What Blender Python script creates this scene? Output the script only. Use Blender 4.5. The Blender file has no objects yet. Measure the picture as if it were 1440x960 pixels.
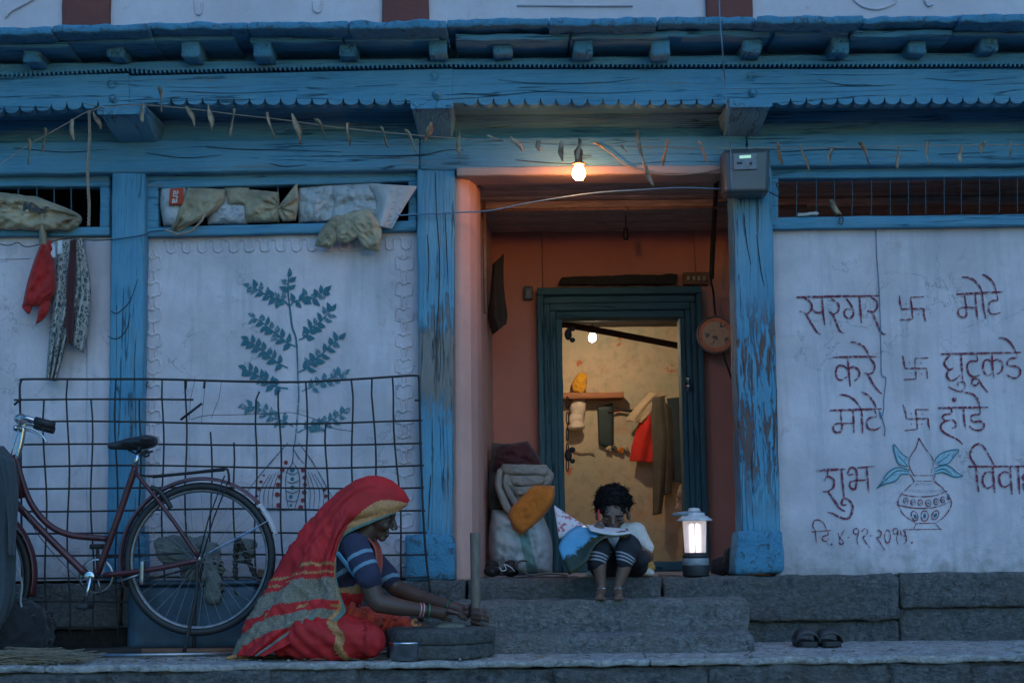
import bpy, bmesh, math, random
from mathutils import Vector, Matrix, noise as mnoise

# ------------------------------------------------------------------ camera, sky, sun, exposure
sc = bpy.context.scene
COL = sc.collection
ZL, ZP, ZC, CY = 0.50, 0.812, 0.962, -6.9       # ledge top, plinth floor, camera height, camera y (metres)
PITCH, ROLL = math.radians(8.2), 0.0113
FW = Vector((0, math.cos(PITCH), math.sin(PITCH)))
U0 = Vector((0, -math.sin(PITCH), math.cos(PITCH)))
RV = Vector((1, 0, 0)) * math.cos(ROLL) - U0 * math.sin(ROLL)
UV = Vector((1, 0, 0)) * math.sin(ROLL) + U0 * math.cos(ROLL)
cam = bpy.data.cameras.new('camera')
cam.lens, cam.sensor_width, cam.clip_start, cam.clip_end = 50, 36, 0.05, 2000
co = bpy.data.objects.new('camera', cam); COL.objects.link(co)
mw = Matrix((RV, UV, -FW)).transposed().to_4x4(); mw.translation = (0, CY, ZC)
co.matrix_world = mw
sc.camera = co

SUN_EL, SUN_AZ = math.radians(4), math.radians(160)
world = bpy.data.worlds.new('World'); sc.world = world; world.use_nodes = True
wn = world.node_tree; wn.nodes.clear()
wo = wn.nodes.new('ShaderNodeOutputWorld'); wb = wn.nodes.new('ShaderNodeBackground')
sky = wn.nodes.new('ShaderNodeTexSky'); sky.sky_type = 'NISHITA'; sky.sun_disc = False
sky.sun_elevation = SUN_EL; sky.sun_rotation = SUN_AZ; sky.ozone_density = 6.0; sky.air_density = 1.3; sky.dust_density = 0.4
tint = wn.nodes.new('ShaderNodeMix'); tint.data_type = 'RGBA'; tint.blend_type = 'MULTIPLY'
tint.inputs[0].default_value = 1.0; tint.inputs[7].default_value = (0.50, 0.76, 0.76, 1)
wn.links.new(sky.outputs[0], tint.inputs[6]); wn.links.new(tint.outputs[2], wb.inputs[0])
wb.inputs[1].default_value = 0.15
wn.links.new(wb.outputs[0], wo.inputs[0])
sl = bpy.data.lights.new('dusk_sun', 'SUN'); sl.energy = 0.14; sl.angle = math.radians(70); sl.color = (0.62, 0.78, 1.0)
so = bpy.data.objects.new('dusk_sun', sl); COL.objects.link(so)
so.rotation_euler = (math.radians(42), 0, math.radians(14)); so.location = (1, -8, 6)
sc.view_settings.view_transform = 'Standard'; sc.view_settings.look = 'None'
sc.view_settings.gamma = 1; sc.view_settings.use_curve_mapping = False
sc.view_settings.exposure = 2.52
sc.render.engine = 'CYCLES'
sc.cycles.use_denoising = True
sc.cycles.max_bounces = 6
sc.cycles.transparent_max_bounces = 12

# ------------------------------------------------------------------ helpers
RN = random.Random(11)
def ray(px, py): return FW + RV * ((px - 720) / 2000) + UV * ((480 - py) / 2000)
def U(px, py, y):                      # point of the upright plane at depth y
    d = ray(px, py); t = (y - CY) / d.y
    return Vector((0, CY, ZC)) + d * t
def G(px, py, z):                      # point of the level plane at height z
    d = ray(px, py); t = (z - ZC) / d.z
    return Vector((0, CY, ZC)) + d * t
def lerp(a, b, t): return a + (b - a) * t
def nz(p, s): return mnoise.noise_vector(Vector(p) * s)
def spline(pts, n=6):                  # Catmull-Rom through tuples / vectors
    P = [Vector(p) for p in pts]
    if len(P) < 3: return P
    out = []
    for i in range(len(P) - 1):
        a = P[i - 1] if i else P[i] * 2 - P[i + 1]
        b, c = P[i], P[i + 1]
        d = P[i + 2] if i + 2 < len(P) else c * 2 - b
        for k in range(n):
            t = k / n
            out.append(0.5 * ((2 * b) + (c - a) * t + (2 * a - 5 * b + 4 * c - d) * t * t + (3 * b - a - 3 * c + d) * t ** 3))
    out.append(P[-1])
    return out

class MB:
    def __init__(s): s.v, s.f, s.m, s.cur = [], [], [], 0
    def add(s, vs, fs):
        b = len(s.v); s.v += [tuple(v) for v in vs]
        s.f += [tuple(i + b for i in f) for f in fs]; s.m += [s.cur] * len(fs)
        return s
    def prism(s, poly, y0, y1):        # poly of (x, z), from y0 back to y1
        n = len(poly)
        vs = [(x, y0, z) for x, z in poly] + [(x, y1, z) for x, z in poly]
        fs = [tuple(range(n)), tuple(range(2 * n - 1, n - 1, -1))]
        fs += [(i, i + n, (i + 1) % n + n, (i + 1) % n) for i in range(n)]
        return s.add(vs, fs)
    def pxprism(s, poly, y0, y1):
        q = [U(x, y, y0) for x, y in poly]
        return s.prism([(p.x, p.z) for p in q], y0, y1)
    def zprism(s, poly, z0, z1):       # poly of (x, y)
        n = len(poly)
        vs = [(x, y, z0) for x, y in poly] + [(x, y, z1) for x, y in poly]
        fs = [tuple(range(n)), tuple(range(2 * n - 1, n - 1, -1))]
        fs += [(i, i + n, (i + 1) % n + n, (i + 1) % n) for i in range(n)]
        return s.add(vs, fs)
    def hexa(s, c, cell=0.06, amp=0.0, sc_=8, rnd=0.004, seed=0):
        # c: 8 corners, bottom (x0y0, x1y0, x1y1, x0y1) then top; a gridded block with worn faces
        c = [Vector(p) for p in c]
        L = [max((c[1] - c[0]).length, (c[5] - c[4]).length), (c[3] - c[0]).length, (c[4] - c[0]).length]
        N0 = [max(1, min(90, round(l / cell))) for l in L]; LN = []
        for n_, l in zip(N0, L):
            e = min(1.4 * rnd / l, .3 / n_)
            LN.append([0] + [lerp(e, 1 - e, i / n_) for i in range(n_ + 1)] + [1])
        N = [len(q) - 1 for q in LN]
        idx, vs, fs = {}, [], []
        off = Vector((seed * 7.3, seed * 3.1, seed * 5.7))
        def P(i, j, k):
            if (i, j, k) in idx: return idx[i, j, k]
            u, v, w = LN[0][i], LN[1][j], LN[2][k]
            ex = [(i in (0, N[0])), (j in (0, N[1])), (k in (0, N[2]))]
            if sum(ex) >= 2:
                if ex[0]: u += (.45 * rnd / L[0]) * (1 if i == 0 else -1)
                if ex[1]: v += (.45 * rnd / L[1]) * (1 if j == 0 else -1)
                if ex[2]: w += (.45 * rnd / L[2]) * (1 if k == 0 else -1)
            a = lerp(lerp(c[0], c[1], u), lerp(c[3], c[2], u), v)
            b = lerp(lerp(c[4], c[5], u), lerp(c[7], c[6], u), v)
            p = lerp(a, b, w)
            if amp: p = p + nz(p + off, sc_) * amp + nz(p + off, sc_ * 3.1) * amp * 0.4
            idx[i, j, k] = len(vs); vs.append(p); return idx[i, j, k]
        for j in range(N[1]):
            for i in range(N[0]):
                fs.append((P(i, j, 0), P(i, j + 1, 0), P(i + 1, j + 1, 0), P(i + 1, j, 0)))
                fs.append((P(i, j, N[2]), P(i + 1, j, N[2]), P(i + 1, j + 1, N[2]), P(i, j + 1, N[2])))
        for k in range(N[2]):
            for i in range(N[0]):
                fs.append((P(i, 0, k), P(i + 1, 0, k), P(i + 1, 0, k + 1), P(i, 0, k + 1)))
                fs.append((P(i, N[1], k), P(i, N[1], k + 1), P(i + 1, N[1], k + 1), P(i + 1, N[1], k)))
            for j in range(N[1]):
                fs.append((P(0, j, k), P(0, j, k + 1), P(0, j + 1, k + 1), P(0, j + 1, k)))
                fs.append((P(N[0], j, k), P(N[0], j + 1, k), P(N[0], j + 1, k + 1), P(N[0], j, k + 1)))
        return s.add(vs, fs)
    def pxhex(s, quad, y0, y1, **kw):   # quad px: bottom-left, bottom-right, top-right, top-left
        a, b, c, d = [U(x, y, y0) for x, y in quad]
        bk = lambda p: Vector((p.x, y1, p.z))
        return s.hexa([a, b, bk(b), bk(a), d, c, bk(c), bk(d)], **kw)
    def box(s, lo, hi, **kw):
        x0, y0, z0 = lo; x1, y1, z1 = hi
        c = [(x0, y0, z0), (x1, y0, z0), (x1, y1, z0), (x0, y1, z0), (x0, y0, z1), (x1, y0, z1), (x1, y1, z1), (x0, y1, z1)]
        if kw: return s.hexa(c, **kw)
        return s.add(c, [(0, 3, 2, 1), (4, 5, 6, 7), (0, 1, 5, 4), (1, 2, 6, 5), (2, 3, 7, 6), (3, 0, 4, 7)])
    def tube(s, pts, r, n=8, closed=False):
        P = [Vector(p) for p in pts]; m = len(P)
        rr = r if isinstance(r, (list, tuple)) else [r] * m
        vs, fs = [], []; up = None
        for i in range(m):
            a = P[i - 1] if (i or closed) else P[i]; b = P[(i + 1) % m] if (i < m - 1 or closed) else P[i]
            t = (b - a)
            t = t.normalized() if t.length > 1e-9 else Vector((0, 0, 1))
            if up is None: up = t.orthogonal().normalized()
            up = (up - t * up.dot(t))
            up = up.normalized() if up.length > 1e-6 else t.orthogonal().normalized()
            sd = t.cross(up)
            for k in range(n):
                an = 2 * math.pi * k / n
                vs.append(P[i] + (up * math.cos(an) + sd * math.sin(an)) * rr[i])
        for i in range(m if closed else m - 1):
            j = (i + 1) % m
            for k in range(n):
                fs.append((i * n + k, i * n + (k + 1) % n, j * n + (k + 1) % n, j * n + k))
        if not closed:
            fs.append(tuple(range(n - 1, -1, -1))); fs.append(tuple((m - 1) * n + k for k in range(n)))
        return s.add(vs, fs)
    def lathe(s, prof, c, n=28, axis=None, caps=True):
        c = Vector(c); ax = Vector(axis or (0, 0, 1)).normalized()
        if abs(ax.z) > 0.999: a, b = Vector((1, 0, 0)), Vector((0, 1, 0))
        else: a = ax.orthogonal().normalized(); b = ax.cross(a)
        vs, fs = [], []
        for r, h in prof:
            for k in range(n):
                an = 2 * math.pi * k / n
                vs.append(c + ax * h + (a * math.cos(an) + b * math.sin(an)) * r)
        for i in range(len(prof) - 1):
            for k in range(n):
                fs.append((i * n + k, i * n + (k + 1) % n, (i + 1) * n + (k + 1) % n, (i + 1) * n + k))
        if caps:
            fs.append(tuple(range(n - 1, -1, -1))); fs.append(tuple((len(prof) - 1) * n + k for k in range(n)))
        return s.add(vs, fs)
    def grid(s, rows, close=False):
        n = len(rows[0]); vs = [p for r in rows for p in r]; fs = []
        for i in range(len(rows) - 1):
            for k in range(n if close else n - 1):
                fs.append((i * n + k, i * n + (k + 1) % n, (i + 1) * n + (k + 1) % n, (i + 1) * n + k))
        return s.add(vs, fs)
    def ball(s, c, r, n=14, m=9, rot=None, e=1.0):
        c = Vector(c); r = Vector(r) if not isinstance(r, (int, float)) else Vector((r, r, r))
        vs, fs = [], []
        for i in range(m + 1):
            th = math.pi * i / m
            for k in range(n):
                ph = 2 * math.pi * k / n
                g_ = lambda q: math.copysign(abs(q) ** e, q)
                p = Vector((r.x * g_(math.sin(th)) * g_(math.cos(ph)), r.y * g_(math.sin(th)) * g_(math.sin(ph)), r.z * g_(math.cos(th))))
                if rot: p = rot @ p
                vs.append(c + p)
        for i in range(m):
            for k in range(n):
                fs.append((i * n + k, (i + 1) * n + k, (i + 1) * n + (k + 1) % n, i * n + (k + 1) % n))
        return s.add(vs, fs)
    def caps(s, a, b, ra, rb, n=14):    # tapered capsule
        a, b = Vector(a), Vector(b); ax = (b - a); L = ax.length; ax = ax.normalized() if L > 1e-9 else Vector((0, 0, 1))
        prof = [(ra * math.sin(t * math.pi / 10) + 1e-5, -ra * math.cos(t * math.pi / 10)) for t in range(0, 6)]
        prof += [(rb * math.cos(t * math.pi / 10) + 1e-5, L + rb * math.sin(t * math.pi / 10)) for t in range(0, 6)]
        return s.lathe(prof, a, n=n, axis=ax)
    def chain(s, pts, n=12):            # [(p, r), ...]
        for (a, ra), (b, rb) in zip(pts[:-1], pts[1:]): s.caps(a, b, ra, rb, n)
        return s
    def ribbon(s, pts, w, y):           # flat painted stroke on the upright plane y (pts in px, w in px)
        P = spline([(p[0], p[1], 0) for p in pts], 5); m = len(P); vs, fs = [], []
        for i in range(m):
            t = (P[min(i + 1, m - 1)] - P[max(i - 1, 0)])
            t = t.normalized() if t.length > 1e-6 else Vector((1, 0, 0))
            k = i / max(1, m - 1)
            ww = w * 0.5 * (0.62 + 0.5 * math.sin(math.pi * min(1, 0.1 + k * 0.95))) * (1 + 0.25 * mnoise.noise(P[i] * 0.35))
            q = Vector((-t.y, t.x, 0)) * ww
            vs += [U(P[i].x + q.x, P[i].y + q.y, y), U(P[i].x - q.x, P[i].y - q.y, y)]
        for i in range(m - 1): fs.append((2 * i, 2 * i + 1, 2 * i + 3, 2 * i + 2))
        return s.add(vs, fs)
    def blot(s, c, rx, ry, y, rot=0, n=12):
        vs = []
        for k in range(n):
            a = 2 * math.pi * k / n
            x, z = rx * math.cos(a), ry * math.sin(a)
            vs.append(U(c[0] + x * math.cos(rot) - z * math.sin(rot), c[1] + x * math.sin(rot) + z * math.cos(rot), y))
        return s.add(vs, [tuple(range(n))])
    def build(s, name, mat, parent=None, smooth=False, bevel=0, solid=0, sub=0, org=None):
        me = bpy.data.meshes.new(name)
        o0 = Vector(org) if org is not None else Vector((0, 0, 0))
        me.from_pydata([tuple(Vector(v) - o0) for v in s.v], [], s.f)
        mats = mat if isinstance(mat, (list, tuple)) else [mat]
        for m in mats: me.materials.append(m)
        if len(mats) > 1: me.polygons.foreach_set('material_index', s.m)
        bm = bmesh.new(); bm.from_mesh(me); bmesh.ops.recalc_face_normals(bm, faces=bm.faces)
        bm.to_mesh(me); bm.free()
        if smooth: me.polygons.foreach_set('use_smooth', [True] * len(me.polygons))
        me.update()
        o = bpy.data.objects.new(name, me); COL.objects.link(o); o.location = o0
        if parent: attach(o, parent)
        if solid:
            md = o.modifiers.new('solid', 'SOLIDIFY'); md.thickness = solid; md.offset = 0
        if bevel:
            md = o.modifiers.new('bevel', 'BEVEL'); md.width = bevel; md.segments = 2; md.limit_method = 'ANGLE'; md.angle_limit = math.radians(40)
        if sub:
            md = o.modifiers.new('sub', 'SUBSURF'); md.levels = sub; md.render_levels = sub
        return o

PM = {}
def attach(o, parent):
    pw = PM.get(parent.name, Vector((0, 0, 0)))
    PM[o.name] = o.location.copy() if o.name not in PM else PM[o.name]
    o.parent = parent; o.matrix_parent_inverse = Matrix.Translation(-pw)
def thing(name, label, cat, loc, group=None):
    o = bpy.data.objects.new(name, None); COL.objects.link(o); o.location = loc; o.empty_display_size = 0.1
    PM[o.name] = Vector(loc)
    return tag(o, label, cat, group)
def tag(o, label, cat, group=None):
    o['label'] = label; o['category'] = cat
    if group: o['group'] = group
    return o
def struct(o): o['kind'] = 'structure'; return o

def fuse(name, mb, voxel, mat, parent=None, smooth=4, fn=None, mfn=None):
    """One continuous skin over the overlapping volumes in mb."""
    me = bpy.data.meshes.new(name); me.from_pydata(mb.v, [], mb.f)
    bm = bmesh.new(); bm.from_mesh(me); bmesh.ops.recalc_face_normals(bm, faces=bm.faces); bm.to_mesh(me); bm.free()
    o = bpy.data.objects.new(name, me); COL.objects.link(o)
    r = o.modifiers.new('r', 'REMESH'); r.mode = 'VOXEL'; r.voxel_size = voxel
    if smooth:
        q = o.modifiers.new('s', 'SMOOTH'); q.factor = 0.5; q.iterations = smooth
    dg = bpy.context.evaluated_depsgraph_get(); dg.update()
    nm = bpy.data.meshes.new_from_object(o.evaluated_get(dg))
    o.modifiers.clear(); o.data = nm; nm.name = name
    nm.materials.clear()
    mats = mat if isinstance(mat, (list, tuple)) else [mat]
    for m in mats: nm.materials.append(m)
    if fn:
        for v in nm.vertices: v.co = v.co + fn(v.co, v.normal)
    nm.polygons.foreach_set('use_smooth', [True] * len(nm.polygons))
    if mfn: nm.polygons.foreach_set('material_index', [mfn(p.center) for p in nm.polygons])
    nm.update()
    if parent: attach(o, parent)
    return o

# ------------------------------------------------------------------ materials
class NT:
    def __init__(s, name):
        s.mat = bpy.data.materials.new(name); s.mat.use_nodes = True; s.nt = s.mat.node_tree
        s.b = s.nt.nodes['Principled BSDF']; s._tc = None
    def put(s, v, sock):
        if isinstance(v, (int, float)): sock.default_value = v
        elif isinstance(v, (tuple, list)):
            v = tuple(v)
            sock.default_value = v + (1,) if (len(v) == 3 and len(sock.default_value) == 4) else v
        else: s.nt.links.new(v, sock)
    def vec(s, scale=(1, 1, 1), rot=(0, 0, 0)):
        if s._tc is None: s._tc = s.nt.nodes.new('ShaderNodeTexCoord')
        m = s.nt.nodes.new('ShaderNodeMapping'); m.inputs['Scale'].default_value = scale; m.inputs['Rotation'].default_value = rot
        s.nt.links.new(s._tc.outputs['Object'], m.inputs['Vector']); return m.outputs[0]
    def noise(s, vec, scale, detail=6, rough=0.6, dist=0):
        n = s.nt.nodes.new('ShaderNodeTexNoise'); s.put(vec, n.inputs['Vector'])
        n.inputs['Scale'].default_value = scale; n.inputs['Detail'].default_value = detail
        n.inputs['Roughness'].default_value = rough; n.inputs['Distortion'].default_value = dist
        return n.outputs[0]
    def voro(s, vec, scale, feat='F1'):
        n = s.nt.nodes.new('ShaderNodeTexVoronoi'); n.feature = feat; s.put(vec, n.inputs['Vector']); n.inputs['Scale'].default_value = scale
        return n.outputs[0]
    def ramp(s, fac, stops):
        n = s.nt.nodes.new('ShaderNodeValToRGB'); s.put(fac, n.inputs[0])
        e = n.color_ramp.elements
        while len(e) < len(stops): e.new(0.5)
        for el, (p, c) in zip(e, stops):
            el.position = p; el.color = (c, c, c, 1) if isinstance(c, (int, float)) else tuple(c) + (1,)
        return n.outputs[0]
    def mix(s, fac, a, b, mode='MIX'):
        n = s.nt.nodes.new('ShaderNodeMix'); n.data_type = 'RGBA'; n.blend_type = mode
        s.put(fac, n.inputs[0]); s.put(a, n.inputs[6]); s.put(b, n.inputs[7]); return n.outputs[2]
    def math(s, op, a, b=0.0, clamp=False):
        n = s.nt.nodes.new('ShaderNodeMath'); n.operation = op; n.use_clamp = clamp
        s.put(a, n.inputs[0]); s.put(b, n.inputs[1]); return n.outputs[0]
    def sep(s, i):
        if s._tc is None: s._tc = s.nt.nodes.new('ShaderNodeTexCoord')
        n = s.nt.nodes.new('ShaderNodeSeparateXYZ'); s.nt.links.new(s._tc.outputs['Object'], n.inputs[0]); return n.outputs[i]
    def rng(s, v, a, b, c=0.0, d=1.0):
        n = s.nt.nodes.new('ShaderNodeMapRange'); n.clamp = True; s.put(v, n.inputs[0])
        for i, q in enumerate((a, b, c, d)): n.inputs[i + 1].default_value = q
        return n.outputs[0]
    def done(s, col, rough=0.8, bump=None, bs=0.3, bd=0.01, metal=0.0, spec=None):
        s.put(col, s.b.inputs['Base Color']); s.put(rough, s.b.inputs['Roughness']); s.b.inputs['Metallic'].default_value = metal
        if spec is not None: s.b.inputs['Specular IOR Level'].default_value = spec
        if bump is not None:
            n = s.nt.nodes.new('ShaderNodeBump'); n.inputs['Strength'].default_value = bs; n.inputs['Distance'].default_value = bd
            s.put(bump, n.inputs['Height']); s.nt.links.new(n.outputs[0], s.b.inputs['Normal'])
        return s.mat

def sh(c, k): return tuple(min(1, x * k) for x in c)
BLUE = (0.085, 0.295, 0.455)
def paint_wood(name, axis, wear=None, base=BLUE):
    """Old blue distemper on split timber; grain runs along axis; wear(t) gives an extra mask of bare wood."""
    t = NT(name); ix = 'xyz'.index(axis)
    def st(a, b): return tuple(a if q == ix else b for q in range(3))
    v = t.vec(st(1.0, 22)); v2 = t.vec(st(0.8, 11)); vi = t.vec(); vc = t.vec(st(0.55, 15))
    fine = t.noise(v, 5, 8, 0.7); mid = t.noise(v2, 2.2, 5, 0.6, 0.15); big = t.noise(vi, 3.0, 4)
    crack = t.ramp(t.noise(vc, 1.4, 4, 0.5, 0.12), [(0.0, 0), (0.487, 0), (0.5, 1), (0.513, 0), (1, 0)])
    crack = t.math('MULTIPLY', crack, t.ramp(t.noise(vi, 2.3, 3), [(0.44, 0), (0.56, 1)]))
    col = t.mix(t.ramp(fine, [(0.3, 0), (0.7, 1)]), sh(base, 0.66), sh(base, 1.18))
    col = t.mix(t.ramp(big, [(0.35, 0), (0.7, 1)]), col, (base[0] * 1.5, base[1] * 1.12, base[2] * 1.0))
    flake = t.ramp(t.math('ADD', t.math('MULTIPLY', fine, 0.5), t.math('MULTIPLY', mid, 0.5)), [(0.565, 0), (0.62, 1)])
    col = t.mix(t.math('MULTIPLY', flake, 0.75), col, (0.17, 0.20, 0.21))
    h = t.math('ADD', t.math('MULTIPLY', fine, 0.6), t.math('MULTIPLY', mid, 0.8))
    if wear:
        w, bare = wear(t, fine, mid, big)
        col = t.mix(w, col, bare); h = t.math('SUBTRACT', h, t.math('MULTIPLY', w, 0.35))
    col = t.mix(t.math('MULTIPLY', crack, 0.6), col, (0.012, 0.02, 0.03))
    h = t.math('SUBTRACT', h, t.math('MULTIPLY', crack, 1.2))
    return t.done(col, 0.72, h, 0.85, 0.016)
def wear_grey(t, fine, mid, big):       # the door post: a long rubbed bare patch
    z = t.sep(2); n = t.math('MULTIPLY', t.math('SUBTRACT', t.math('ADD', t.math('MULTIPLY', big, 0.7), t.math('MULTIPLY', fine, 0.5)), 0.6), 1.1)
    zz = t.math('ADD', z, n)
    a = t.math('MULTIPLY', t.rng(zz, 1.56, 1.66), t.rng(zz, 2.12, 2.05))
    b = t.math('MULTIPLY', t.rng(mid, 0.52, 0.6), t.rng(z, 2.0, 1.3))
    m = t.math('MAXIMUM', t.math('MULTIPLY', a, t.rng(fine, 0.30, 0.5, 0.75, 1.0)), t.math('MULTIPLY', b, 0.6))
    return m, t.mix(fine, (0.10, 0.098, 0.09), (0.30, 0.285, 0.26))
def wear_streak(t, fine, mid, big):
    z = t.sep(2); d = t.math('MULTIPLY', t.rng(z, 1.05, 1.35), t.rng(z, 2.2, 1.95))
    n = t.noise(t.vec((16, 16, 2.6)), 2.4, 7, 0.7, 0.8)
    m = t.math('MULTIPLY', t.rng(n, 0.49, 0.545), d)
    return m, t.mix(fine, (0.085, 0.05, 0.045), (0.19, 0.115, 0.10))
M_WX = paint_wood('blue_paint_along', 'x'); M_WZ = paint_wood('blue_paint_upright', 'z')
M_WZ2 = paint_wood('blue_paint_rubbed', 'z', wear_grey); M_WZ3 = paint_wood('blue_paint_streaked', 'z', wear_streak)
M_WY = paint_wood('blue_paint_ends', 'y')
M_TEAL = paint_wood('door_paint', 'z', None, (0.035, 0.115, 0.15)); M_TEALX = paint_wood('door_paint_along', 'x', None, (0.035, 0.115, 0.15))

def plaster(name, base, spots=(0.5, 0.4, 0.4), warm=0.4, bs=0.35, sp=0.5):
    t = NT(name); v = t.vec()
    a = t.noise(v, 1.7, 6, 0.65); b = t.noise(v, 9, 8, 0.7); c = t.noise(v, 60, 5, 0.6); d = t.noise(v, 4.5, 9, 0.72, 0.4)
    col = t.mix(t.ramp(a, [(0.35, 0), (0.68, 1)]), sh(base, 0.88), sh(base, 1.08))
    col = t.mix(t.math('MULTIPLY', t.ramp(b, [(0.45, 0), (0.75, 1)]), warm), col, (base[0] * 0.86, base[1] * 0.80, base[2] * 0.80))
    col = t.mix(t.math('MULTIPLY', t.ramp(d, [(0.63, 0), (0.70, 1)]), sp), col, spots)
    h = t.math('ADD', t.math('MULTIPLY', b, 0.7), t.math('ADD', t.math('MULTIPLY', c, 0.15), t.math('MULTIPLY', a, 1.2)))
    return t.done(col, 0.9, h, bs, 0.014)
t = NT('limewash_pale'); v = t.vec(); a = t.noise(v, 1.7, 6, .65); b = t.noise(v, 9, 8, .7); c_ = t.noise(v, 60, 5, .6); d = t.noise(v, 4.5, 9, .72, .4); e = t.noise(t.vec((7, 7, .7)), 2.2, 6, .65); f = t.noise(v, 3.2, 6, .6, .3)
base = (.61, .55, .585); col = t.mix(t.ramp(a, [(.40, 0), (.60, 1)]), sh(base, .84), sh(base, 1.10)); col = t.mix(t.math('MULTIPLY', t.ramp(b, [(.45, 0), (.70, 1)]), .4), col, (.50, .44, .49))
col = t.mix(t.math('MULTIPLY', t.ramp(e, [(.50, 0), (.66, 1)]), .55), col, (.40, .395, .43)); col = t.mix(t.math('MULTIPLY', t.ramp(d, [(.60, 0), (.66, 1)]), .50), col, (.38, .32, .35))
spl = t.math('MULTIPLY', t.rng(t.sep(2), ZP + .30, ZP, 0, 1), t.ramp(t.noise(v, 12, 8, .75), [(.42, 0), (.62, 1)])); col = t.mix(t.math('MULTIPLY', spl, .8), col, (.27, .25, .25))
ck = t.math('MULTIPLY', t.ramp(f, [(0, 0), (.494, 0), (.5, 1), (.506, 0), (1, 0)]), t.ramp(t.noise(v, 1.3, 2), [(.50, 0), (.58, .6)])); col = t.mix(ck, col, (.22, .22, .25))
M_WALL = t.done(col, .9, t.math('SUBTRACT', t.math('ADD', t.math('MULTIPLY', b, .7), t.math('ADD', t.math('MULTIPLY', c_, .15), t.math('MULTIPLY', a, 1.2))), ck), .4, .014)
M_UPPER = plaster('limewash_upper', (0.55, 0.52, 0.55), (0.36, 0.24, 0.22), 0.6, sp=0.6)
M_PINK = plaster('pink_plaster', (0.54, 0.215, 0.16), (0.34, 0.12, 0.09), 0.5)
t = NT('stained_ochre_plaster'); v = t.vec(); n1 = t.noise(v, 1.6, 5, .6); n2 = t.noise(v, 4.5, 8, .7, .5); n3 = t.noise(v, 13, 6, .7); n4 = t.noise(v, 7, 4, .55)
col = t.mix(t.ramp(n1, [(.40, 0), (.58, 1)]), (.42, .385, .29), (.56, .42, .30)); col = t.mix(t.math('MULTIPLY', t.ramp(n2, [(.52, 0), (.68, 1)]), .55), col, (.50, .24, .13))
col = t.mix(t.math('MULTIPLY', t.ramp(n3, [(.35, 1), (.52, 0)]), .40), col, (.23, .22, .14)); col = t.mix(t.math('MULTIPLY', t.ramp(n4, [(.655, 0), (.675, 1)]), .85), col, (.50, .12, .05))
M_OCHRE = t.done(col, .9, n3, .4, .012)
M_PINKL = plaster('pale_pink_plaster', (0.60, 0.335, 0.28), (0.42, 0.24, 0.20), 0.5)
M_BRICK = plaster('red_oxide_plaster', (0.16, 0.055, 0.045), (0.4, 0.33, 0.33), 0.5, 0.6, 0.9)

def stone(name, base, bs=0.8, scale=1.0):
    t = NT(name); v = t.vec()
    a = t.noise(v, 3 * scale, 7, 0.65); b = t.noise(v, 26 * scale, 9, 0.75, 0.5); c = t.voro(v, 48 * scale); e = t.noise(t.vec((9, 9, 22)), 4 * scale, 8, 0.75, 1.0)
    col = t.mix(t.ramp(b, [(0.38, 0), (0.62, 1)]), sh(base, 0.42), sh(base, 1.45))
    col = t.mix(t.ramp(a, [(0.42, 0), (0.62, 0.6)]), col, (base[0] * 1.1, base[1] * 0.95, base[2] * 0.85))
    col = t.mix(t.math('MULTIPLY', t.ramp(e, [(0.52, 0), (0.62, 1)]), 0.7), col, sh(base, 1.9))
    h = t.math('ADD', t.math('MULTIPLY', b, 1.0), t.math('ADD', t.math('MULTIPLY', c, 0.35), t.math('MULTIPLY', e, 0.9)))
    return t.done(col, 0.88, h, min(1, bs * 1.3), 0.055)
M_STONE = stone('dressed_basalt', (0.18, 0.18, 0.178), .7); M_STONE2 = stone('step_basalt', (0.32, 0.315, 0.308), .8)
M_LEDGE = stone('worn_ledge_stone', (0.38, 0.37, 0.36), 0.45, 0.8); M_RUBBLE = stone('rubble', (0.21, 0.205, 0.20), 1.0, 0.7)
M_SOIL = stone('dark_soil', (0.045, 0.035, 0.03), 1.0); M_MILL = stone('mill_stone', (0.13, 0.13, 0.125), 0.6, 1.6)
M_STREET = stone('street_dust', (0.16, 0.15, 0.14), 0.5, 0.3)

def simple(name, c, rough=0.7, metal=0.0, var=0.25, scale=30, bs=0.15, spec=None, stretch=(1, 1, 1)):
    t = NT(name); v = t.vec(stretch); n = t.noise(v, scale, 6, 0.65)
    return t.done(t.mix(t.ramp(n, [(0.3, 0), (0.7, 1)]), sh(c, 1 - var), sh(c, 1 + var)), rough, n, bs, 0.004, metal, spec)
def emis(name, c, k):
    t = NT(name); t.b.inputs['Emission Color'].default_value = tuple(c) + (1,); t.b.inputs['Emission Strength'].default_value = k
    t.b.inputs['Base Color'].default_value = (0.8, 0.8, 0.8, 1); return t.mat
def cloth(name, c, var=0.25, rough=0.9, scale=420, c2=None):
    t = NT(name); v = t.vec(); n = t.noise(v, 7, 5, 0.6); w = t.noise(t.vec((1, 1, 0.25)), scale * 0.6, 3, 0.6); w2 = t.noise(v, scale * 0.2, 4)
    col = t.mix(t.ramp(n, [(0.3, 0), (0.7, 1)]), sh(c, 1 - var), c2 or sh(c, 1 + var))
    col = t.mix(t.math('MULTIPLY', t.ramp(w2, [(0.4, 0), (0.65, 1)]), 0.35), col, sh(c, 0.6))
    m = t.done(col, rough, t.math('ADD', w, w2), 0.25, 0.003)
    t.b.inputs['Sheen Weight'].default_value = 0.15
    return m
M_DARK = simple('black_rubber', (0.02, 0.02, 0.022), 0.6); M_IRON = simple('rusted_iron', (0.028, 0.026, 0.028), 0.7, 0.2, 0.4, 60)
M_CHROME = simple('dull_chrome', (0.55, 0.56, 0.58), 0.22, 1.0, 0.15); M_RED_PAINT = simple('maroon_enamel', (0.075, 0.018, 0.022), 0.36, 0.0, 0.35, 12, 0.05)
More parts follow.
